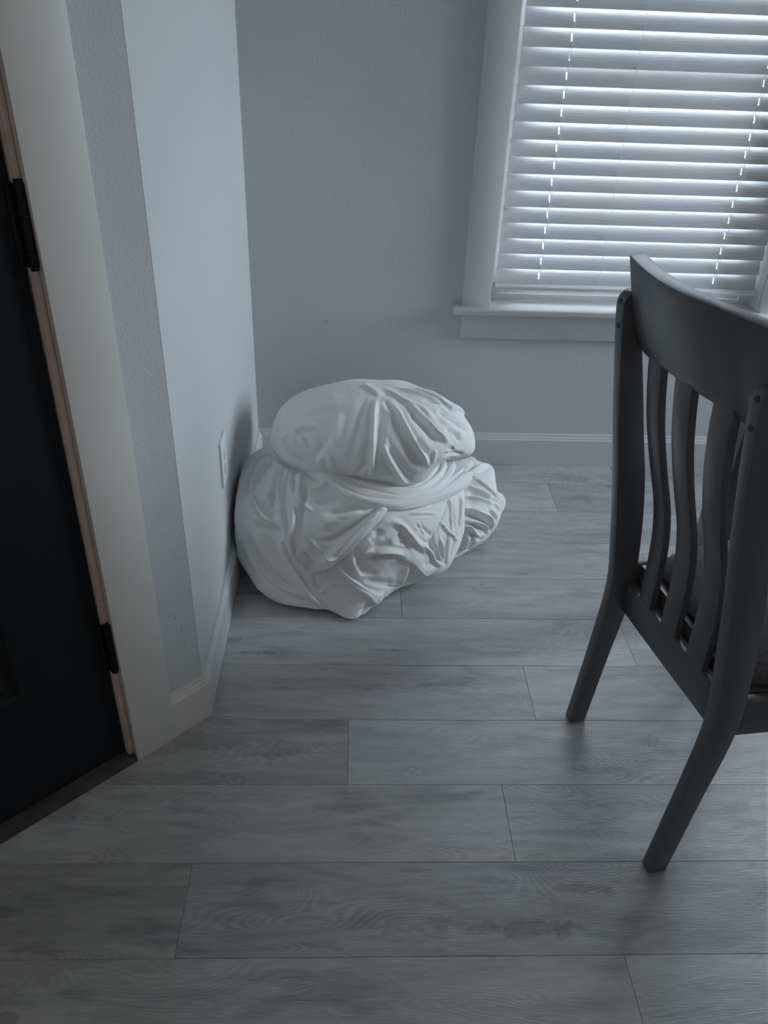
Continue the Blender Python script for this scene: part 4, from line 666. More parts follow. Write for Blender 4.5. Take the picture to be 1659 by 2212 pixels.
'D': ((0.315, 2.13, 0.085), (0.17, 0.22, 0.115), """986 986 986 986 986 986 986 986 986 986 986 986 986 986 986 986 986 986 986 986 986 986 986 986 986 986 986 986 986 986 986 986 986 986 986 986 986 986 986 986 986 986 986 986 986 986 986 986 986 986 986 986 986 986 986 986 986 986 986 986 995 995 995 994 992 990 986 981 975 968 961 954 949 944 940 937 935 934 934 935 936 938 940 942 946 950 954 959 964 969 975 980 985 989 992 994 995 995 995 995 995 995 995 995 995 995 995 995 995 995 995 995 995 995 995 995 995 995 995 995 998 998 997 996 993 988 980 970 957 942 927 913 902 893 886 880 875 872 872 873 876 879 881 884 889 895 903 912 922 934 947 960 972 983 991 995 997 998 999 999 999 999 999 999 999 999 999 999 999 999 999 999 999 999 999 999 999 999 999 999 999 999 998 995 990 983 972 957 937 912 888 868 853 840 830 822 815 812 812 814 816 816 816 816 819 826 835 846 861 879 900 923 947 968 983 993 997 999 999 1000 1000 1000 1000 1000 1000 1000 1000 1000 1000 1000 1000 1000 1000 1000 1000 1000 1000 1000 999 999 999 998 996 992 985 976 965 951 925 889 854 830 813 800 788 778 772 770 769 769 765 759 752 747 748 754 763 775 793 816 844 877 912 946 972 988 996 999 1000 1000 1000 1000 1000 1000 1000 1000 1000 1000 1000 1000 1000 1000 1000 1000 1000 1000 1000 999 999 999 997 996 993 987 976 964 960 960 938 884 829 799 786 773 759 747 740 738 734 724 712 701 693 689 690 696 706 720 739 764 796 834 878 922 959 982 994 998 1000 1000 1000 1000 1000 1000 1000 1000 1000 1000 1000 1000 1000 1000 1000 1000 1000 999 999 998 997 997 991 991 988 980 963 941 938 961 961 903 825 782 769 755 739 725 719 716 708 689 669 658 652 649 650 656 666 681 702 728 759 799 849 903 948 977 992 997 999 1000 1000 1000 1000 1000 1000 1000 1000 1000 1000 1000 1000 1000 1000 1000 999 998 995 993 992 991 979 981 980 974 957 924 902 915 937 906 838 792 766 745 728 715 706 698 682 660 641 630 622 619 620 626 637 652 673 700 733 776 830 889 939 972 990 997 999 1000 1000 1000 1000 1000 1000 1000 1000 1000 1000 1000 1000 1000 1000 999 997 993 988 982 979 978 957 962 969 972 966 939 904 893 900 886 844 802 770 745 725 711 700 685 662 639 621 608 600 597 599 605 616 631 652 680 717 764 820 878 929 965 986 995 999 1000 1000 1000 1000 1000 1000 1000 1000 1000 1000 1000 1000 1000 999 998 994 986 974 962 954 953 923 935 950 971 987 973 928 897 896 887 856 815 779 752 730 715 700 679 652 626 608 595 586 584 585 591 602 618 641 671 710 757 810 864 914 954 979 992 998 999 1000 1000 1000 1000 1000 1000 1000 1000 1000 1000 1000 1000 999 996 989 975 953 929 917 916 882 899 921 954 982 993 960 917 909 903 878 838 798 767 743 726 707 681 649 621 602 588 579 577 578 584 595 611 636 669 706 749 794 841 890 935 968 987 996 999 1000 1000 1000 1000 1000 1000 1000 1000 1000 1000 1000 999 998 994 984 964 931 894 874 873 846 863 885 923 958 979 970 947 938 928 906 870 827 791 765 746 722 690 653 623 602 588 579 576 577 584 596 613 639 670 702 735 770 810 859 912 954 981 993 998 1000 1000 1000 1000 1000 1000 1000 1000 1000 1000 1000 999 997 992 980 959 925 883 851 839 824 838 866 903 940 966 973 969 964 955 937 907 868 828 797 774 744 705 662 631 609 594 585 580 582 588 602 623 646 671 694 718 743 778 828 889 941 974 990 997 999 1000 1000 1000 1000 1000 1000 1000 1000 1000 999 998 995 988 975 955 926 891 853 826 818 823 853 894 933 963 978 983 981 976 963 941 911 876 843 814 775 727 680 647 624 608 597 592 594 601 616 635 654 670 684 701 726 761 811 874 930 968 988 996 999 1000 1000 1000 1000 1000 1000 1000 1000 1000 999 997 991 982 967 948 925 900 869 835 837 829 845 889 932 964 982 990 992 989 982 968 948 923 894 860 815 759 707 672 646 628 617 612 614 620 635 651 660 668 678 693 718 753 801 864 923 964 987 996 1000 1001 1001 1001 1001 1001 1000 1000 1000 1000 998 994 987 974 955 936 921 914 899 860 871 855 855 891 936 968 986 994 996 996 993 986 975 959 937 906 861 802 746 705 678 658 645 640 640 651 670 672 666 667 677 692 718 753 801 864 922 964 988 999 1003 1004 1004 1004 1003 1002 1002 1001 1001 1000 997 992 982 965 943 923 914 918 930 900 907 897 892 913 949 975 990 996 998 999 997 995 990 981 968 945 907 856 800 754 721 697 682 678 679 693 699 681 673 674 683 700 725 760 809 872 928 970 995 1008 1013 1016 1016 1014 1011 1009 1007 1005 1004 1002 998 990 978 961 939 920 911 907 922 921 939 937 937 949 969 985 994 998 999 1000 999 998 996 993 986 972 947 909 863 817 779 751 735 729 726 722 710 691 687 689 697 715 741 777 828 887 942 985 1017 1035 1045 1051 1053 1046 1036 1027 1020 1015 1011 1008 1002 991 974 958 947 927 917 920 930 938 965 967 970 976 985 993 997 999 1000 1000 1000 1000 999 998 995 988 974 952 921 886 852 825 806 791 776 755 733 717 711 712 721 739 764 804 856 909 963 1015 1064 1097 1116 1135 1145 1121 1095 1071 1051 1037 1028 1020 1014 996 972 958 960 949 935 938 948 959 982 985 988 990 994 997 999 1000 1000 1000 1000 1000 1000 999 998 996 990 979 963 942 919 897 876 853 826 793 766 750 743 745 754 772 799 842 890 935 991 1058 1147 1206 1239 1293 1335 1259 1204 1149 1101 1072 1053 1037 1034 1020 984 965 968 969 962 962 969 977 992 994 996 997 998 999 1000 1000 1000 1000 1000 1000 1000 1000 1000 999 997 992 986 976 963 949 931 907 877 841 813 797 789 790 800 820 853 897 934 969 1024 1105 1222 1289 1335 1439 1528 1399 1311 1225 1154 1106 1074 1050 1039 1036 1006 984 979 980 979 981 984 989 997 998 999 999 999 1000 1000 1000 1000 1000 1000 1000 1000 1000 1000 1000 999 998 995 992 986 978 966 949 925 898 875 858 850 850 861 880 908 939 965 993 1039 1114 1213 1273 1326 1443 1529 1412 1319 1234 1165 1112 1074 1049 1032 1026 1010 996 991 990 990 992 993 996 999 999 1000 1000 1000 1000 1000 1000 1000 1000 1000 1000 1000 1000 1000 1000 1000 999 999 998 996 992 986 976 962 946 930 919 913 913 919 932 948 965 982 1001 1030 1072 1125 1172 1218 1279 1314 1270 1215 1162 1116 1079 1051 1033 1021 1014 1006 1000 997 996 996 997 998 999 1000 1000 1000 1000 1000 1000 1000 1000 1000 1000 1000 1000 1000 1000 1000 1000 1000 1000 1000 999 999 998 995 991 984 976 968 961 957 957 961 967 975 984 992 1002 1016 1036 1062 1087 1114 1142 1155 1140 1114 1087 1062 1043 1028 1018 1011 1006 1003 1000 999 999 999 999 999 1000 1000 1000 1000 1000 1000 1000 1000 1000 1000 1000 1000 1000 1000 1000 1000 1000 1000 1000 1000 1000 1000 999 999 997 995 991 988 985 983 983 984 987 990 994 997 1001 1007 1015 1025 1036 1048 1059 1064 1059 1049 1038 1027 1018 1012 1007 1004 1002 1001 1000 1000 1000 1000 1000 1000 1000 1000 1000 1000 1000 1000 1000 1000 1000 1000 1000 1000 1000 1000 1000 1000 1000 1000 1000 1000 1000 1000 1000 1000 999 998 997 996 995 994 994 995 996 997 998 999 1000 1002 1005 1008 1012 1017 1020 1022 1020 1017 1013 1009 1006 1004 1003 1001 1001 1000 1000 1000 1000 1000 1000 1000 1000 1000 1000 1000 1000 1000 1000 1000 1000 1000 1000 1000 1000 1000 1000 1000 1000 1000 1000 1000 1000 1000 1000 1000 1000 1000 999 999 999 998 998 999 999 999 999 1000 1000 1001 1001 1002 1003 1005 1006 1006 1006 1005 1004 1003 1002 1001 1001 1000 1000 1000 1000 1000 1000 1000 1000 1000 1000 1000 1000 1000 1000 1000 1000 1000 1000 1000 1000 1000 1000 1000 1000 1000 1000 1000 1000 1000 1000 1000 1000 1000 1000 1000 1000 1000 1000 1000 1000 1000 1000 1000 1000 1000 1000 1000 1000 1001 1001 1001 1001 1002 1001 1001 1001 1001 1000 1000 1000 1000 1000 1000 1000 1000 1000 1000 1000 1000 1000 1000 1000 1000 1000 1000 1000 1000 1000 1000 1000 1000 1000 1000 1000 1000 1000 1000 1000 1000 1000 1000 1000 1000 1000 1000 1000 1000 1000 1000 1000 1000 1000 1000 1000 1000 1000 1000 1000 1000 1000 1000 1000 1000 1000 1000 1000 1000 1000 1000 1000 1000 1000 1000 1000 1000 1000 1000 1000 1000 1000 1000 1000 1000 1000 1000 1000 1000 1000 1000 1000 1000 1000 1000 1000 1000 1000 1000 1000 1000 1000 1000 1000 1000 1000 1000 1000 1000 1000 1000 1000 1000 1000 1000 1000 1000 1000 1000 1000 1000 1000 1000 1000 1000 1000 1000 1000 1000 1000 1000 1000 1000 1000 1000 1000 1000 1000 1000 1000 1000 1000 1000 1000 1000 1000 1000 1000 1000 1000 1000 1000 1000 1000 1000 1000 1000 1000 1000 1000 1000 1000 1000 1000 1000 1000 1000 1000 1000 1000 1000 1000 1000 1000 1000 1000 1000 1000 1000 1000 1000 1000 1000 1000 1000 1000 1000 1000 1000 1000 1000 1000 1000 1000 1000 1000 1000 1000 1000 1000 1000 1000"""),
}
DUV_STROKE = {
'A': [
('r',0.006,0.01,[(0.064,1.971,0.481),(0.058,1.909,0.464),(0.056,1.856,0.438),(0.055,1.828,0.414),(0.053,1.806,0.374),(0.057,1.817,0.328)]),
('v',0.014,0.006,[(0.079,1.946,0.475),(0.076,1.889,0.455),(0.074,1.851,0.434),(0.069,1.819,0.404)]),
('r',0.007,0.012,[(0.113,1.947,0.474),(0.129,1.897,0.455),(0.148,1.858,0.431),(0.168,1.839,0.405),(0.187,1.834,0.378),(0.204,1.844,0.352)]),
('v',0.015,0.008,[(0.108,1.922,0.467),(0.121,1.873,0.444),(0.141,1.840,0.417),(0.160,1.826,0.388),(0.176,1.828,0.353)]),
('r',0.008,0.011,[(0.142,1.962,0.474),(0.174,1.934,0.460),(0.203,1.906,0.441),(0.229,1.889,0.419),(0.262,1.891,0.390)]),
('v',0.014,0.008,[(0.152,1.930,0.464),(0.179,1.903,0.448),(0.206,1.880,0.425),(0.229,1.868,0.399)]),
('r',0.004,0.006,[(0.262,1.891,0.390),(0.269,1.893,0.379),(0.264,1.888,0.373),(0.245,1.871,0.378)]),
('v',0.005,0.008,[(0.244,1.870,0.374),(0.271,1.894,0.365),(0.304,1.926,0.341)]),
('v',0.01,0.007,[(0.246,1.915,0.426),(0.279,1.921,0.402),(0.289,1.915,0.380)]),
('R',0.03,0.008,[(0.322,2.062,0.390),(0.285,2.013,0.432),(0.264,2.006,0.445),(0.219,2.026,0.465),(0.163,2.038,0.481)]),
('v',0.005,0.006,[(0.192,1.989,0.469),(0.230,1.998,0.459),(0.264,1.995,0.443),(0.307,2.016,0.413)]),
('r',0.007,0.008,[(0.076,1.844,0.430),(0.093,1.814,0.394),(0.115,1.810,0.357),(0.139,1.827,0.312),(0.157,1.839,0.296)]),
('v',0.014,0.006,[(0.089,1.831,0.418),(0.110,1.813,0.388),(0.133,1.815,0.349),(0.154,1.829,0.317)]),
('r',0.0051,0.012,[(-0.176,1.951,0.389),(-0.179,1.934,0.368),(-0.168,1.914,0.358),(-0.147,1.894,0.352),(-0.129,1.878,0.340)]),
('v',0.0085,0.0135,[(-0.154,1.919,0.388),(-0.148,1.902,0.373),(-0.132,1.882,0.352),(-0.118,1.873,0.319)]),
('r',0.0042,0.0105,[(-0.135,1.905,0.397),(-0.122,1.886,0.390),(-0.117,1.876,0.379)]),
('r',0.0085,0.009,[(-0.157,1.932,0.397),(-0.120,1.917,0.420),(-0.088,1.899,0.428)]),
('v',0.0102,0.009,[(-0.070,1.864,0.411),(-0.089,1.854,0.378),(-0.102,1.860,0.351)]),
('r',0.0068,0.006,[(-0.058,1.837,0.378),(-0.044,1.830,0.350)]),
('r',0.0085,0.006,[(-0.084,1.850,0.370),(-0.076,1.849,0.337)]),
('v',0.0112,0.0062,[(0.032,1.970,0.479),(0.017,1.884,0.450),(0.006,1.840,0.420),(0.000,1.819,0.389)]),
('v',0.0098,0.0065,[(0.045,1.840,0.426),(0.035,1.815,0.395),(0.028,1.809,0.370)]),
('v',0.0057,0.0115,[(-0.001,1.909,0.273),(0.021,1.812,0.350),(0.036,1.808,0.371),(0.052,1.809,0.384)]),
('L',0.0198,0.0062,[(0.019,2.040,0.486),(0.044,2.019,0.487),(0.068,1.981,0.483)]),
('r',0.01,0.007,[(0.084,2.029,0.487),(0.137,1.978,0.477),(0.190,1.951,0.461),(0.225,1.921,0.440)]),
('r',0.008,0.006,[(0.125,2.040,0.486),(0.160,2.023,0.481),(0.231,2.003,0.460),(0.265,1.990,0.442)]),
('v',0.008,0.004,[(0.102,2.001,0.484),(0.147,1.955,0.472),(0.176,1.913,0.452)]),
('v',0.006,0.005,[(0.086,1.965,0.479),(0.101,1.925,0.468)]),
('r',0.0102,0.006,[(-0.032,1.929,0.460),(-0.039,1.875,0.433),(-0.045,1.843,0.402)]),
('v',0.0102,0.006,[(-0.131,1.948,0.429),(-0.087,1.947,0.450),(-0.038,1.949,0.464)]),
('v',0.008,0.006,[(0.056,1.820,0.323),(0.085,1.811,0.339),(0.116,1.810,0.351)]),
('v',0.012,0.006,[(0.228,1.968,0.454),(0.268,1.958,0.432),(0.303,1.969,0.407)]),
('v',0.01,0.005,[(0.221,1.930,0.445),(0.246,1.929,0.432),(0.287,1.949,0.413),(0.318,1.975,0.390)]),
('r',0.006,0.004,[(0.208,1.846,0.354),(0.214,1.848,0.377),(0.218,1.857,0.393)]),
('v',0.007,0.006,[(0.168,1.859,0.425),(0.183,1.846,0.405),(0.200,1.843,0.387)]),
('v',0.0059,0.0075,[(-0.185,1.932,0.359),(-0.171,1.907,0.338),(-0.148,1.891,0.322)])],
'B': [
('v',0.0093,0.018,[(-0.237,2.061,0.278),(-0.220,2.015,0.285),(-0.201,1.977,0.294),(-0.157,1.908,0.305),(-0.136,1.887,0.306),(-0.110,1.860,0.307),(-0.081,1.841,0.306),(-0.058,1.841,0.309)]),
('v',0.0059,0.015,[(-0.213,2.006,0.289),(-0.254,2.019,0.272),(-0.276,1.977,0.263),(-0.287,1.904,0.262),(-0.290,1.842,0.248)]),
('r',0.0068,0.0105,[(-0.225,1.963,0.284),(-0.252,1.942,0.273),(-0.268,1.882,0.264),(-0.272,1.829,0.245)]),
('v',0.0068,0.012,[(-0.206,1.976,0.292),(-0.236,1.946,0.279),(-0.256,1.898,0.269),(-0.265,1.849,0.255)]),
('v',0.0068,0.015,[(-0.187,1.946,0.298),(-0.196,1.920,0.291),(-0.202,1.887,0.283),(-0.204,1.847,0.268),(-0.206,1.805,0.244)]),
('r',0.0051,0.012,[(-0.178,1.931,0.300),(-0.190,1.898,0.290),(-0.196,1.856,0.275),(-0.198,1.813,0.253)]),
('v',0.0059,0.015,[(-0.161,1.918,0.305),(-0.171,1.889,0.295),(-0.179,1.847,0.278),(-0.179,1.810,0.258),(-0.173,1.770,0.229),(-0.163,1.739,0.194),(-0.151,1.721,0.149)]),
('r',0.0034,0.0135,[(-0.142,1.904,0.308),(-0.156,1.886,0.300),(-0.158,1.852,0.289),(-0.153,1.818,0.274),(-0.144,1.798,0.267)]),
('L',0.017,0.0135,[(-0.131,1.785,0.264),(-0.129,1.817,0.284),(-0.129,1.846,0.296),(-0.125,1.858,0.302),(-0.113,1.868,0.308)]),
('L',0.0153,0.0135,[(-0.141,1.717,0.151),(-0.148,1.726,0.180),(-0.144,1.742,0.215),(-0.142,1.759,0.237),(-0.144,1.787,0.259)]),
('v',0.0059,0.015,[(-0.122,1.850,0.300),(-0.120,1.802,0.279),(-0.130,1.762,0.247),(-0.131,1.732,0.208),(-0.129,1.717,0.175)]),
('R',0.0255,0.012,[(-0.176,1.743,0.186),(-0.171,1.734,0.163),(-0.154,1.719,0.129),(-0.137,1.706,0.104),(-0.118,1.690,0.078),(-0.105,1.679,0.062),(-0.082,1.665,0.038),(-0.060,1.655,0.017)]),
('r',0.0051,0.0135,[(-0.266,1.856,0.257),(-0.255,1.821,0.243),(-0.242,1.800,0.231),(-0.228,1.785,0.220),(-0.209,1.774,0.213),(-0.185,1.755,0.202)]),
('v',0.0076,0.0105,[(-0.246,1.841,0.255),(-0.233,1.812,0.242),(-0.220,1.794,0.230),(-0.202,1.779,0.223)]),
('r',0.0051,0.009,[(-0.264,1.807,0.233),(-0.241,1.792,0.223),(-0.209,1.774,0.213)]),
('v',0.0085,0.0135,[(-0.256,1.780,0.204),(-0.229,1.773,0.203),(-0.201,1.763,0.201),(-0.184,1.750,0.195)]),
('r',0.0119,0.0135,[(-0.258,1.773,0.189),(-0.236,1.758,0.154),(-0.198,1.727,0.107),(-0.173,1.705,0.086),(-0.154,1.692,0.073)]),
('v',0.011,0.012,[(-0.273,1.772,0.172),(-0.256,1.760,0.128),(-0.217,1.725,0.090),(-0.179,1.695,0.067),(-0.141,1.679,0.055)]),
('r',0.0102,0.009,[(-0.281,1.770,0.136),(-0.259,1.751,0.096),(-0.219,1.712,0.071),(-0.178,1.686,0.054),(-0.129,1.670,0.040)]),
('v',0.0076,0.012,[(-0.268,1.760,0.105),(-0.234,1.722,0.075),(-0.191,1.690,0.055),(-0.149,1.673,0.040),(-0.101,1.663,0.029),(-0.067,1.658,0.023)]),
('v',0.0085,0.009,[(-0.219,1.758,0.175),(-0.192,1.737,0.138),(-0.161,1.712,0.104),(-0.135,1.693,0.080)]),
('r',0.0051,0.009,[(-0.221,1.846,0.262),(-0.216,1.815,0.247),(-0.208,1.793,0.234),(-0.193,1.793,0.240)]),
('L',0.0279,0.0161,[(-0.097,1.698,0.110),(-0.058,1.693,0.126),(-0.020,1.691,0.160),(0.014,1.700,0.194),(0.051,1.724,0.228),(0.069,1.738,0.239),(0.082,1.755,0.252),(0.105,1.777,0.260)]),
('v',0.006,0.0147,[(-0.103,1.717,0.202),(-0.083,1.711,0.199),(-0.050,1.707,0.205),(-0.021,1.714,0.221),(0.014,1.729,0.241),(0.051,1.752,0.256),(0.082,1.773,0.266)]),
('r',0.0107,0.0109,[(-0.080,1.697,0.139),(-0.038,1.695,0.177),(-0.003,1.708,0.212),(0.039,1.734,0.243),(0.075,1.764,0.260)]),
('r',0.0042,0.0135,[(-0.101,1.715,0.200),(-0.078,1.702,0.182),(-0.055,1.695,0.167),(-0.033,1.692,0.164)]),
('v',0.0085,0.012,[(-0.107,1.712,0.186),(-0.086,1.700,0.165),(-0.062,1.694,0.148)]),
('r',0.0059,0.012,[(-0.144,1.720,0.162),(-0.124,1.710,0.146),(-0.111,1.700,0.108)]),
('v',0.0042,0.012,[(-0.146,1.722,0.167),(-0.137,1.714,0.137),(-0.131,1.708,0.116)]),
('v',0.0068,0.0105,[(-0.123,1.711,0.162),(-0.105,1.703,0.138),(-0.095,1.699,0.120)]),
('v',0.0069,0.0103,[(-0.069,1.751,0.257),(-0.039,1.752,0.261),(-0.010,1.754,0.265),(0.050,1.768,0.270)]),
('r',0.0085,0.009,[(-0.114,1.805,0.283),(-0.091,1.810,0.291),(-0.057,1.822,0.302)]),
('v',0.0119,0.012,[(-0.100,1.780,0.271),(-0.064,1.780,0.279),(-0.028,1.776,0.280)]),
('r',0.0051,0.0075,[(-0.124,1.789,0.270),(-0.116,1.774,0.262),(-0.100,1.760,0.257)]),
('r',0.0136,0.009,[(-0.081,1.735,0.237),(-0.045,1.732,0.242),(-0.009,1.739,0.252),(0.032,1.758,0.266)]),
('L',0.0102,0.0105,[(-0.065,1.679,0.071),(-0.080,1.677,0.063),(-0.087,1.680,0.067),(-0.096,1.691,0.088),(-0.099,1.699,0.109)]),
('v',0.0051,0.012,[(-0.093,1.695,0.102),(-0.074,1.693,0.106),(-0.061,1.693,0.122)]),
('r',0.0042,0.0075,[(-0.060,1.693,0.119),(-0.053,1.688,0.096),(-0.041,1.680,0.080)]),
('R',0.0334,0.0113,[(-0.035,1.691,0.148),(-0.007,1.688,0.112),(0.021,1.682,0.084),(0.055,1.679,0.059),(0.073,1.684,0.048),(0.090,1.694,0.043)]),
('r',0.0028,0.004,[(-0.035,1.691,0.148),(-0.007,1.688,0.112),(0.021,1.682,0.084),(0.055,1.679,0.059),(0.073,1.684,0.048)]),
('R',0.012,0.0057,[(0.090,1.694,0.040),(0.074,1.681,0.025),(0.061,1.670,0.026),(0.042,1.666,0.049),(0.024,1.672,0.067)]),
('v',0.0067,0.0075,[(0.051,1.663,0.032),(0.032,1.641,0.016),(0.016,1.647,-0.015)]),
('r',0.008,0.0066,[(0.028,1.693,0.161),(0.041,1.700,0.184),(0.065,1.710,0.197),(0.090,1.722,0.205)]),
('r',0.007,0.009,[(0.056,1.698,0.167),(0.098,1.711,0.166),(0.147,1.731,0.141)]),
('v',0.007,0.009,[(0.042,1.694,0.145),(0.087,1.705,0.151),(0.128,1.721,0.142)]),
('v',0.009,0.0066,[(0.052,1.700,0.175),(0.088,1.712,0.185),(0.112,1.722,0.187)]),
('v',0.016,0.0074,[(0.122,1.736,0.207),(0.135,1.734,0.189),(0.133,1.728,0.171)]),
('v',0.009,0.0057,[(0.147,1.748,0.202),(0.152,1.739,0.172),(0.151,1.734,0.148)]),
('r',0.008,0.0082,[(0.097,1.745,0.235),(0.133,1.751,0.222),(0.160,1.749,0.188),(0.194,1.761,0.143),(0.223,1.772,0.120)]),
('v',0.014,0.0057,[(0.075,1.730,0.228),(0.069,1.716,0.208),(0.051,1.705,0.194)]),
('v',0.0094,0.0079,[(0.016,1.699,0.190),(0.028,1.694,0.164),(0.023,1.691,0.137)]),
('r',0.0056,0.008,[(0.004,1.693,0.172),(0.010,1.690,0.137),(0.024,1.690,0.107),(0.042,1.692,0.097)]),
('v',0.0069,0.0076,[(0.028,1.692,0.143),(0.044,1.694,0.117),(0.072,1.701,0.100)]),
('v',0.01,0.0057,[(0.034,1.689,0.093),(0.073,1.695,0.076),(0.119,1.712,0.056)]),
('L',0.03,0.0074,[(0.130,1.723,0.140),(0.161,1.736,0.110),(0.186,1.741,0.083),(0.212,1.752,0.053)]),
('R',0.02,0.0049,[(0.161,1.736,0.109),(0.154,1.728,0.070),(0.141,1.724,0.047)]),
('v',0.003,0.0049,[(0.230,1.808,0.179),(0.224,1.788,0.153),(0.223,1.774,0.125)]),
('r',0.004,0.0033,[(0.179,1.779,0.214),(0.191,1.775,0.192),(0.201,1.776,0.176)]),
('r',0.004,0.0041,[(0.149,1.778,0.238),(0.170,1.790,0.235),(0.232,1.833,0.208)]),
('v',0.005,0.0049,[(0.279,1.924,0.214),(0.263,1.874,0.201),(0.237,1.814,0.176),(0.230,1.791,0.150)]),
('v',0.005,0.0074,[(0.267,1.827,0.149),(0.262,1.793,0.112),(0.257,1.772,0.078)]),
('r',0.005,0.0057,[(0.246,1.831,0.185),(0.257,1.828,0.165),(0.279,1.830,0.141),(0.300,1.834,0.118)]),
('r',0.005,0.0057,[(0.183,1.758,0.166),(0.217,1.770,0.125),(0.234,1.765,0.093),(0.255,1.771,0.078)]),
('r',0.004,0.0049,[(0.233,1.790,0.144),(0.240,1.779,0.114),(0.247,1.771,0.092)]),
('r',0.005,0.0049,[(0.243,1.804,0.151),(0.254,1.789,0.115),(0.254,1.774,0.087)]),
('v',0.009,0.0074,[(0.209,1.778,0.160),(0.224,1.780,0.136),(0.214,1.771,0.130)]),
('v',0.008,0.0057,[(0.175,1.771,0.209),(0.202,1.780,0.181),(0.227,1.794,0.160)]),
('v',0.01,0.0049,[(0.192,1.746,0.095),(0.218,1.757,0.095),(0.245,1.766,0.082)]),
('v',0.003,0.0049,[(0.311,1.954,0.199),(0.305,1.890,0.162),(0.295,1.853,0.144)]),
('v',0.003,0.0041,[(0.319,1.958,0.191),(0.314,1.900,0.156),(0.308,1.858,0.132)]),
('r',0.003,0.0033,[(0.314,1.955,0.196),(0.310,1.895,0.159),(0.302,1.855,0.138)]),
('r',0.004,0.0041,[(0.277,1.913,0.210),(0.275,1.871,0.183),(0.280,1.845,0.154)]),
('v',0.004,0.0041,[(0.285,1.907,0.198),(0.287,1.870,0.168),(0.293,1.845,0.139)]),
('v',0.005,0.0049,[(0.293,1.840,0.134),(0.283,1.813,0.114),(0.269,1.788,0.092)]),
('v',0.008,0.0049,[(0.209,1.834,0.236),(0.237,1.863,0.225),(0.259,1.897,0.219)])],
'D': [
('r',0.006,0.007,[(0.357,2.099,0.195),(0.395,2.137,0.186),(0.423,2.181,0.165)]),
('v',0.006,0.007,[(0.348,2.080,0.194),(0.386,2.104,0.188),(0.421,2.138,0.173)]),
('R',0.03,0.01,[(0.350,2.072,0.193),(0.360,2.064,0.190),(0.387,2.047,0.179),(0.422,2.035,0.157),(0.470,2.086,0.085)]),
('r',0.003,0.005,[(0.359,2.053,0.188),(0.385,2.035,0.177),(0.420,2.022,0.153),(0.453,2.039,0.111)]),
('r',0.008,0.007,[(0.339,2.016,0.181),(0.366,2.011,0.175),(0.394,2.006,0.163),(0.418,2.000,0.144)]),
('v',0.007,0.008,[(0.333,1.995,0.175),(0.367,1.996,0.169),(0.411,1.997,0.149),(0.434,1.998,0.124)]),
('r',0.005,0.008,[(0.325,1.980,0.168),(0.381,1.988,0.161),(0.418,1.997,0.143),(0.447,2.012,0.105)]),
('v',0.009,0.009,[(0.328,1.961,0.157),(0.365,1.968,0.154),(0.406,1.972,0.136),(0.422,1.967,0.107)]),
('r',0.005,0.012,[(0.327,1.951,0.151),(0.366,1.947,0.139),(0.404,1.954,0.116),(0.417,1.960,0.074)]),
('v',0.005,0.012,[(0.327,1.936,0.139),(0.365,1.937,0.128),(0.400,1.943,0.101),(0.414,1.957,0.068)]),
('r',0.004,0.01,[(0.323,1.925,0.125),(0.349,1.927,0.121),(0.388,1.936,0.106),(0.410,1.951,0.077)]),
('v',0.004,0.009,[(0.324,1.921,0.119),(0.347,1.922,0.113),(0.379,1.928,0.097),(0.402,1.947,0.061)]),
('r',0.005,0.01,[(0.324,1.915,0.108),(0.341,1.921,0.114),(0.354,1.918,0.098),(0.370,1.922,0.078),(0.387,1.932,0.076)]),
('v',0.006,0.009,[(0.352,1.915,0.089),(0.368,1.923,0.066),(0.389,1.936,0.062)]),
('r',0.01,0.012,[(0.340,1.913,0.093),(0.335,1.912,0.061),(0.324,1.905,0.035)]),
('v',0.007,0.01,[(0.356,1.917,0.074),(0.351,1.919,0.044),(0.339,1.915,0.023)]),
('r',0.006,0.006,[(0.367,1.967,0.153),(0.417,1.975,0.127),(0.432,1.978,0.090)]),
('v',0.008,0.006,[(0.378,2.151,0.190),(0.369,2.117,0.193),(0.351,2.090,0.195)])],
}
DUV_BAND = [
((0.004, 0.011, 0.011, 0.008),[(-0.009,1.840,0.312),(0.038,1.824,0.302),(0.085,1.819,0.292),(0.145,1.831,0.276),(0.197,1.874,0.265),(0.242,1.952,0.253),(0.265,2.025,0.246),(0.268,2.075,0.243)]),
((0.004, 0.012, 0.013, 0.01),[(-0.043,1.843,0.311),(0.002,1.811,0.299),(0.050,1.798,0.288),(0.112,1.801,0.273),(0.169,1.830,0.263),(0.220,1.882,0.251),(0.264,1.962,0.240),(0.292,2.053,0.228),(0.294,2.069,0.241)]),
((0.006, 0.016, 0.012, 0.01),[(-0.058,1.841,0.309),(-0.020,1.799,0.294),(0.032,1.778,0.279),(0.093,1.780,0.267),(0.137,1.798,0.261),(0.189,1.839,0.255),(0.247,1.914,0.239),(0.299,2.007,0.226),(0.322,2.053,0.232)]),
((0.004, 0.012, 0.022, 0.016),[(0.124,1.779,0.254),(0.175,1.815,0.250),(0.230,1.874,0.238),(0.284,1.948,0.221),(0.330,2.026,0.213),(0.349,2.046,0.230)]),
]
NLAT, NLON = 31, 60
def bspl(t): return np.stack([(1-t)**3, 3*t**3-6*t**2+4, -3*t**3+3*t**2+3*t+1, t**3], -1)/6.0
def eval_r(G, d):
    th = np.arccos(np.clip(d[:, 2], -1, 1))/np.pi*(NLAT-1); ph = (np.arctan2(d[:, 1], d[:, 0])/(2*np.pi) % 1.0)*NLON
    i = np.floor(th).astype(int); j = np.floor(ph).astype(int); wi = bspl(th-i); wj = bspl(ph-j); out = np.zeros(len(d))
    for a in range(4):
        ii = np.clip(i-1+a, 0, NLAT-1)
        for b in range(4): out += wi[:, a]*wj[:, b]*G[ii, (j-1+b) % NLON]
    return out
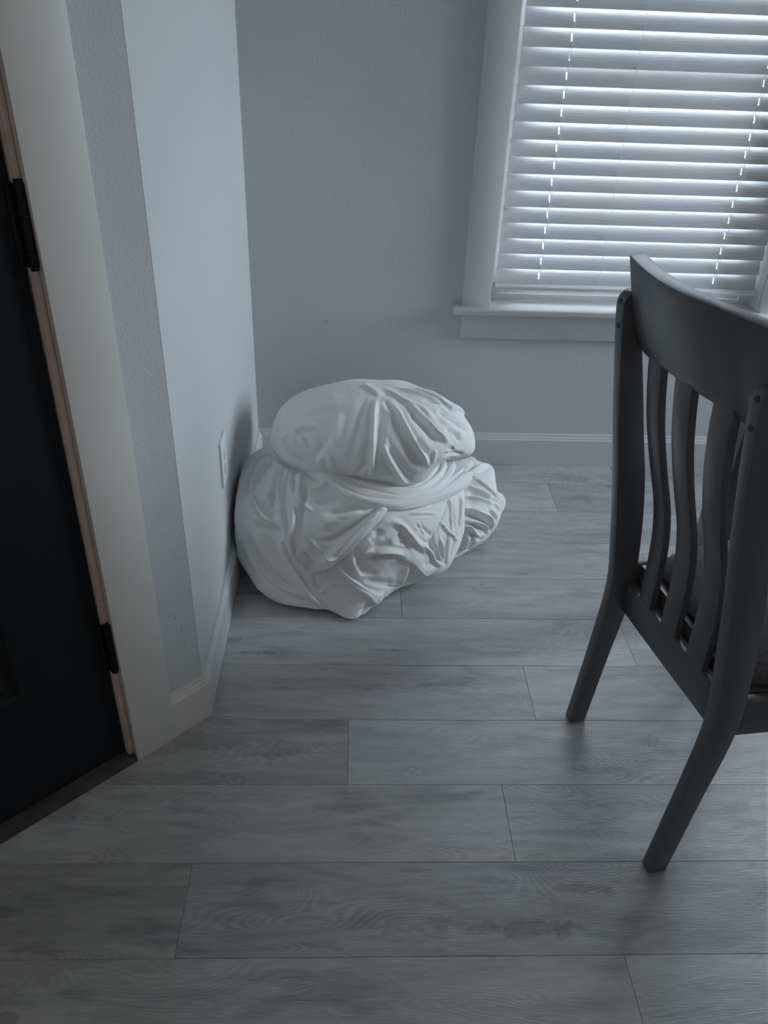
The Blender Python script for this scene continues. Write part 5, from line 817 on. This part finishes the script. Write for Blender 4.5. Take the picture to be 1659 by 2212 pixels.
def cubesphere(n):
    g = np.tan(np.linspace(-np.pi/4, np.pi/4, n+1)); av, fs, off = [], [], 0
    for ax in range(3):
        for s in (-1, 1):
            a, b = np.meshgrid(g, g, indexing='ij'); arr = [None]*3; arr[ax] = np.full_like(a, s); arr[(ax+1) % 3] = a; arr[(ax+2) % 3] = b
            av.append(np.stack(arr, -1).reshape(-1, 3)); idx = np.arange((n+1)**2).reshape(n+1, n+1)+off
            q = np.stack([idx[:-1, :-1], idx[1:, :-1], idx[1:, 1:], idx[:-1, 1:]], -1).reshape(-1, 4)
            fs.append(q[:, ::-1] if s < 0 else q); off += (n+1)**2
    P = np.concatenate(av); Fc = np.concatenate(fs)
    _, first, inv = np.unique(np.round(P*1e5).astype(np.int64), axis=0, return_index=True, return_inverse=True)
    P = P[first]; return P/np.linalg.norm(P, axis=1)[:, None], inv.reshape(-1)[Fc]
def vnoise(P, scale, seed):
    rs = np.random.RandomState(seed); T = rs.rand(32, 32, 32)*2-1
    Q = P*scale+100; i = np.floor(Q).astype(int); f = Q-i; f = f*f*(3-2*f); out = np.zeros(len(P))
    for a in (0, 1):
        for b in (0, 1):
            for c in (0, 1):
                w_ = (f[:, 0] if a else 1-f[:, 0])*(f[:, 1] if b else 1-f[:, 1])*(f[:, 2] if c else 1-f[:, 2])
                out += w_*T[(i[:, 0]+a) % 32, (i[:, 1]+b) % 32, (i[:, 2]+c) % 32]
    return out
def vert_normals(P, F):
    n = np.cross(P[F[:, 2]]-P[F[:, 0]], P[F[:, 3]]-P[F[:, 1]]); N = np.zeros_like(P)
    for k in range(4): np.add.at(N, F[:, k], n)
    return N/np.maximum(np.linalg.norm(N, axis=1), 1e-12)[:, None]
def catmull(pts, m=5):
    P = [pts[0]]+list(pts)+[pts[-1]]; P = [np.array(p, float) for p in P]; out = []
    for i in range(1, len(P)-2):
        for k in range(m):
            t = k/m; a, b, c, d = P[i-1:i+3]; out.append(.5*((2*b)+(-a+c)*t+(2*a-5*b+4*c-d)*t*t+(-a+3*b-3*c+d)*t**3))
    out.append(P[-1]); return np.array(out)
def stroke_field(P, N, stroke):
    ty, wd, h, pts = stroke
    L = catmull(pts, 4); seg = L[1:]-L[:-1]; ln = np.linalg.norm(seg, axis=1)+1e-9; cum = np.r_[0, np.cumsum(ln)]; tot = cum[-1]
    reach = wd*2.6+.006
    lo, hi = L.min(0)-reach, L.max(0)+reach
    s = np.where(np.all((P > lo) & (P < hi), axis=1))[0]
    out = np.zeros(len(P))
    if not len(s): return out
    Q = P[s]; best = np.full(len(s), 9.); tt = np.zeros(len(s)); sd = np.zeros(len(s))
    for k in range(len(seg)):
        t = np.clip(((Q-L[k])@seg[k])/ln[k]**2, 0, 1); D = Q-(L[k]+t[:, None]*seg[k]); d = np.linalg.norm(D, axis=1); m = d < best
        right = np.cross(seg[k][None, :]/ln[k], N[s][m]); sd[m] = np.einsum('ij,ij->i', right, D[m]); best[m] = d[m]; tt[m] = (cum[k]+t[m]*ln[k])/tot
    taper = np.clip(np.minimum(tt, 1-tt)/.22, 0, 1); taper = taper*taper*(3-2*taper); taper = .12+.88*taper
    if ty == 'r': v = np.exp(-(best/wd)**2)-.22*np.exp(-((best-1.9*wd)/wd)**2)
    elif ty == 'v': v = -np.exp(-(best/wd)**1.5)+.12*np.exp(-((best-2*wd)/wd)**2)
    else:
        x = sd if ty == 'R' else -sd
        x = np.sign(x)*best; sm = 1/(1+np.exp(-np.clip(x/.0011, -30, 30)))
        v = sm*np.exp(-(np.maximum(x, 0)/wd)**2)-.35*(1-sm)*np.exp(-(x/.007)**2)
        end = np.clip(np.minimum(tt, 1-tt)/.08, 0, 1); taper = end*taper**.4
    out[s] = v*h*taper*1.3
    return out
def heap_body(key, name, parent, n=150, seed=1, lump=.0035):
    c, a, tab = DUV_BODY[key]; G = np.array([float(x) for x in tab.split()]).reshape(NLAT, NLON)/1000
    d, F = cubesphere(n)
    P = np.array(c)+eval_r(G, d)[:, None]*np.array(a)*d
    def clamp(P):
        P = P.copy(); z = P[:, 2]; lo = z < .02; P[lo, 2] = .0005+.0195*np.exp((z[lo]-.02)/.02); P[:, 0] = np.maximum(P[:, 0], XL+BBT+.0008); P[:, 1] = np.minimum(P[:, 1], YW-BBT-.002); return P
    P = clamp(P); N = vert_normals(P, F)
    disp = np.zeros(len(P))
    rs = np.random.RandomState(seed)
    for s in DUV_STROKE[key]:
        disp += stroke_field(P, N, s)
        ln = np.linalg.norm(np.array(s[3][-1])-np.array(s[3][0]))
        for q in range(3 if ln > .06 else 0):                      # finer creases running along the big fold
            Lp = np.array(s[3])+rs.normal(0, .011, 3)+rs.normal(0, .003, (len(s[3]), 3))
            k0 = rs.randint(0, max(1, len(Lp)-2)); Lp = Lp[k0:k0+max(3, len(Lp)-1)]
            if len(Lp) > 1: disp += stroke_field(P, N, (rs.choice(['r', 'v']), rs.uniform(.0022, .0045), rs.uniform(.0010, .0024), [tuple(p) for p in Lp]))
    disp += lump*vnoise(P, 14, seed)+.0010*vnoise(P, 38, seed+1)+.0003*vnoise(P*np.array([1, 1, .6]), 110, seed+2)
    P = clamp(P+N*disp[:, None])
    me = bpy.data.meshes.new(name); me.from_pydata(P.tolist(), [], F.tolist()); me.update()
    me.polygons.foreach_set('use_smooth', [True]*len(me.polygons))
    return link(name, me, M_DUVET, parent)
bedding = tag(empty('bedding_pile', (0, 0, 0)), label='crumpled heap of white duvet and sheets piled in the room corner', cat='bedding')
heap_body('A', 'upper_bundle', bedding, 160, 3)
heap_body('B', 'lower_bundle', bedding, 190, 11)
heap_body('D', 'gathered_side_fold', bedding, 110, 23)
cA, cB = np.array(DUV_BODY['A'][0]), np.array(DUV_BODY['B'][0])
for k, (hw, pts) in enumerate(DUV_BAND):
    L = catmull(pts, 6); m = len(L); nr = 20; V, F = [], []
    hws = np.interp(np.linspace(0, 1, m), np.linspace(0, 1, len(hw)), hw)
    for i in range(m):
        T = L[min(i+1, m-1)]-L[max(i-1, 0)]; T /= np.linalg.norm(T)
        O = L[i]-cB; O[2] *= .6; O -= T*(O@T); O /= np.linalg.norm(O); Sd = np.cross(T, O)
        e = min(1, i/5, (m-1-i)/5); e = .25+.75*e
        for j in range(nr):
            an = 2*math.pi*j/nr; x, y = math.cos(an), math.sin(an)
            u = hws[i]*e*1.05*x; v = hws[i]*e*.85*y + .0012*math.sin(3*an+i*.35+k)+.0008*math.sin(7*x*3+i*.2)
            V.append(L[i]+Sd*u+O*(v+.003+.0015*k))
    for i in range(m-1):
        for j in range(nr): F.append((i*nr+j, i*nr+(j+1) % nr, (i+1)*nr+(j+1) % nr, (i+1)*nr+j))
    F.append(tuple(range(nr))[::-1]); F.append(tuple((m-1)*nr+j for j in range(nr)))
    o = link('wrapped_fold', mesh('wrapped_fold', [tuple(v) for v in V], F, True), M_DUVET, bedding)
    md = o.modifiers.new('sub', 'SUBSURF'); md.levels = 1; md.render_levels = 2
#@@END
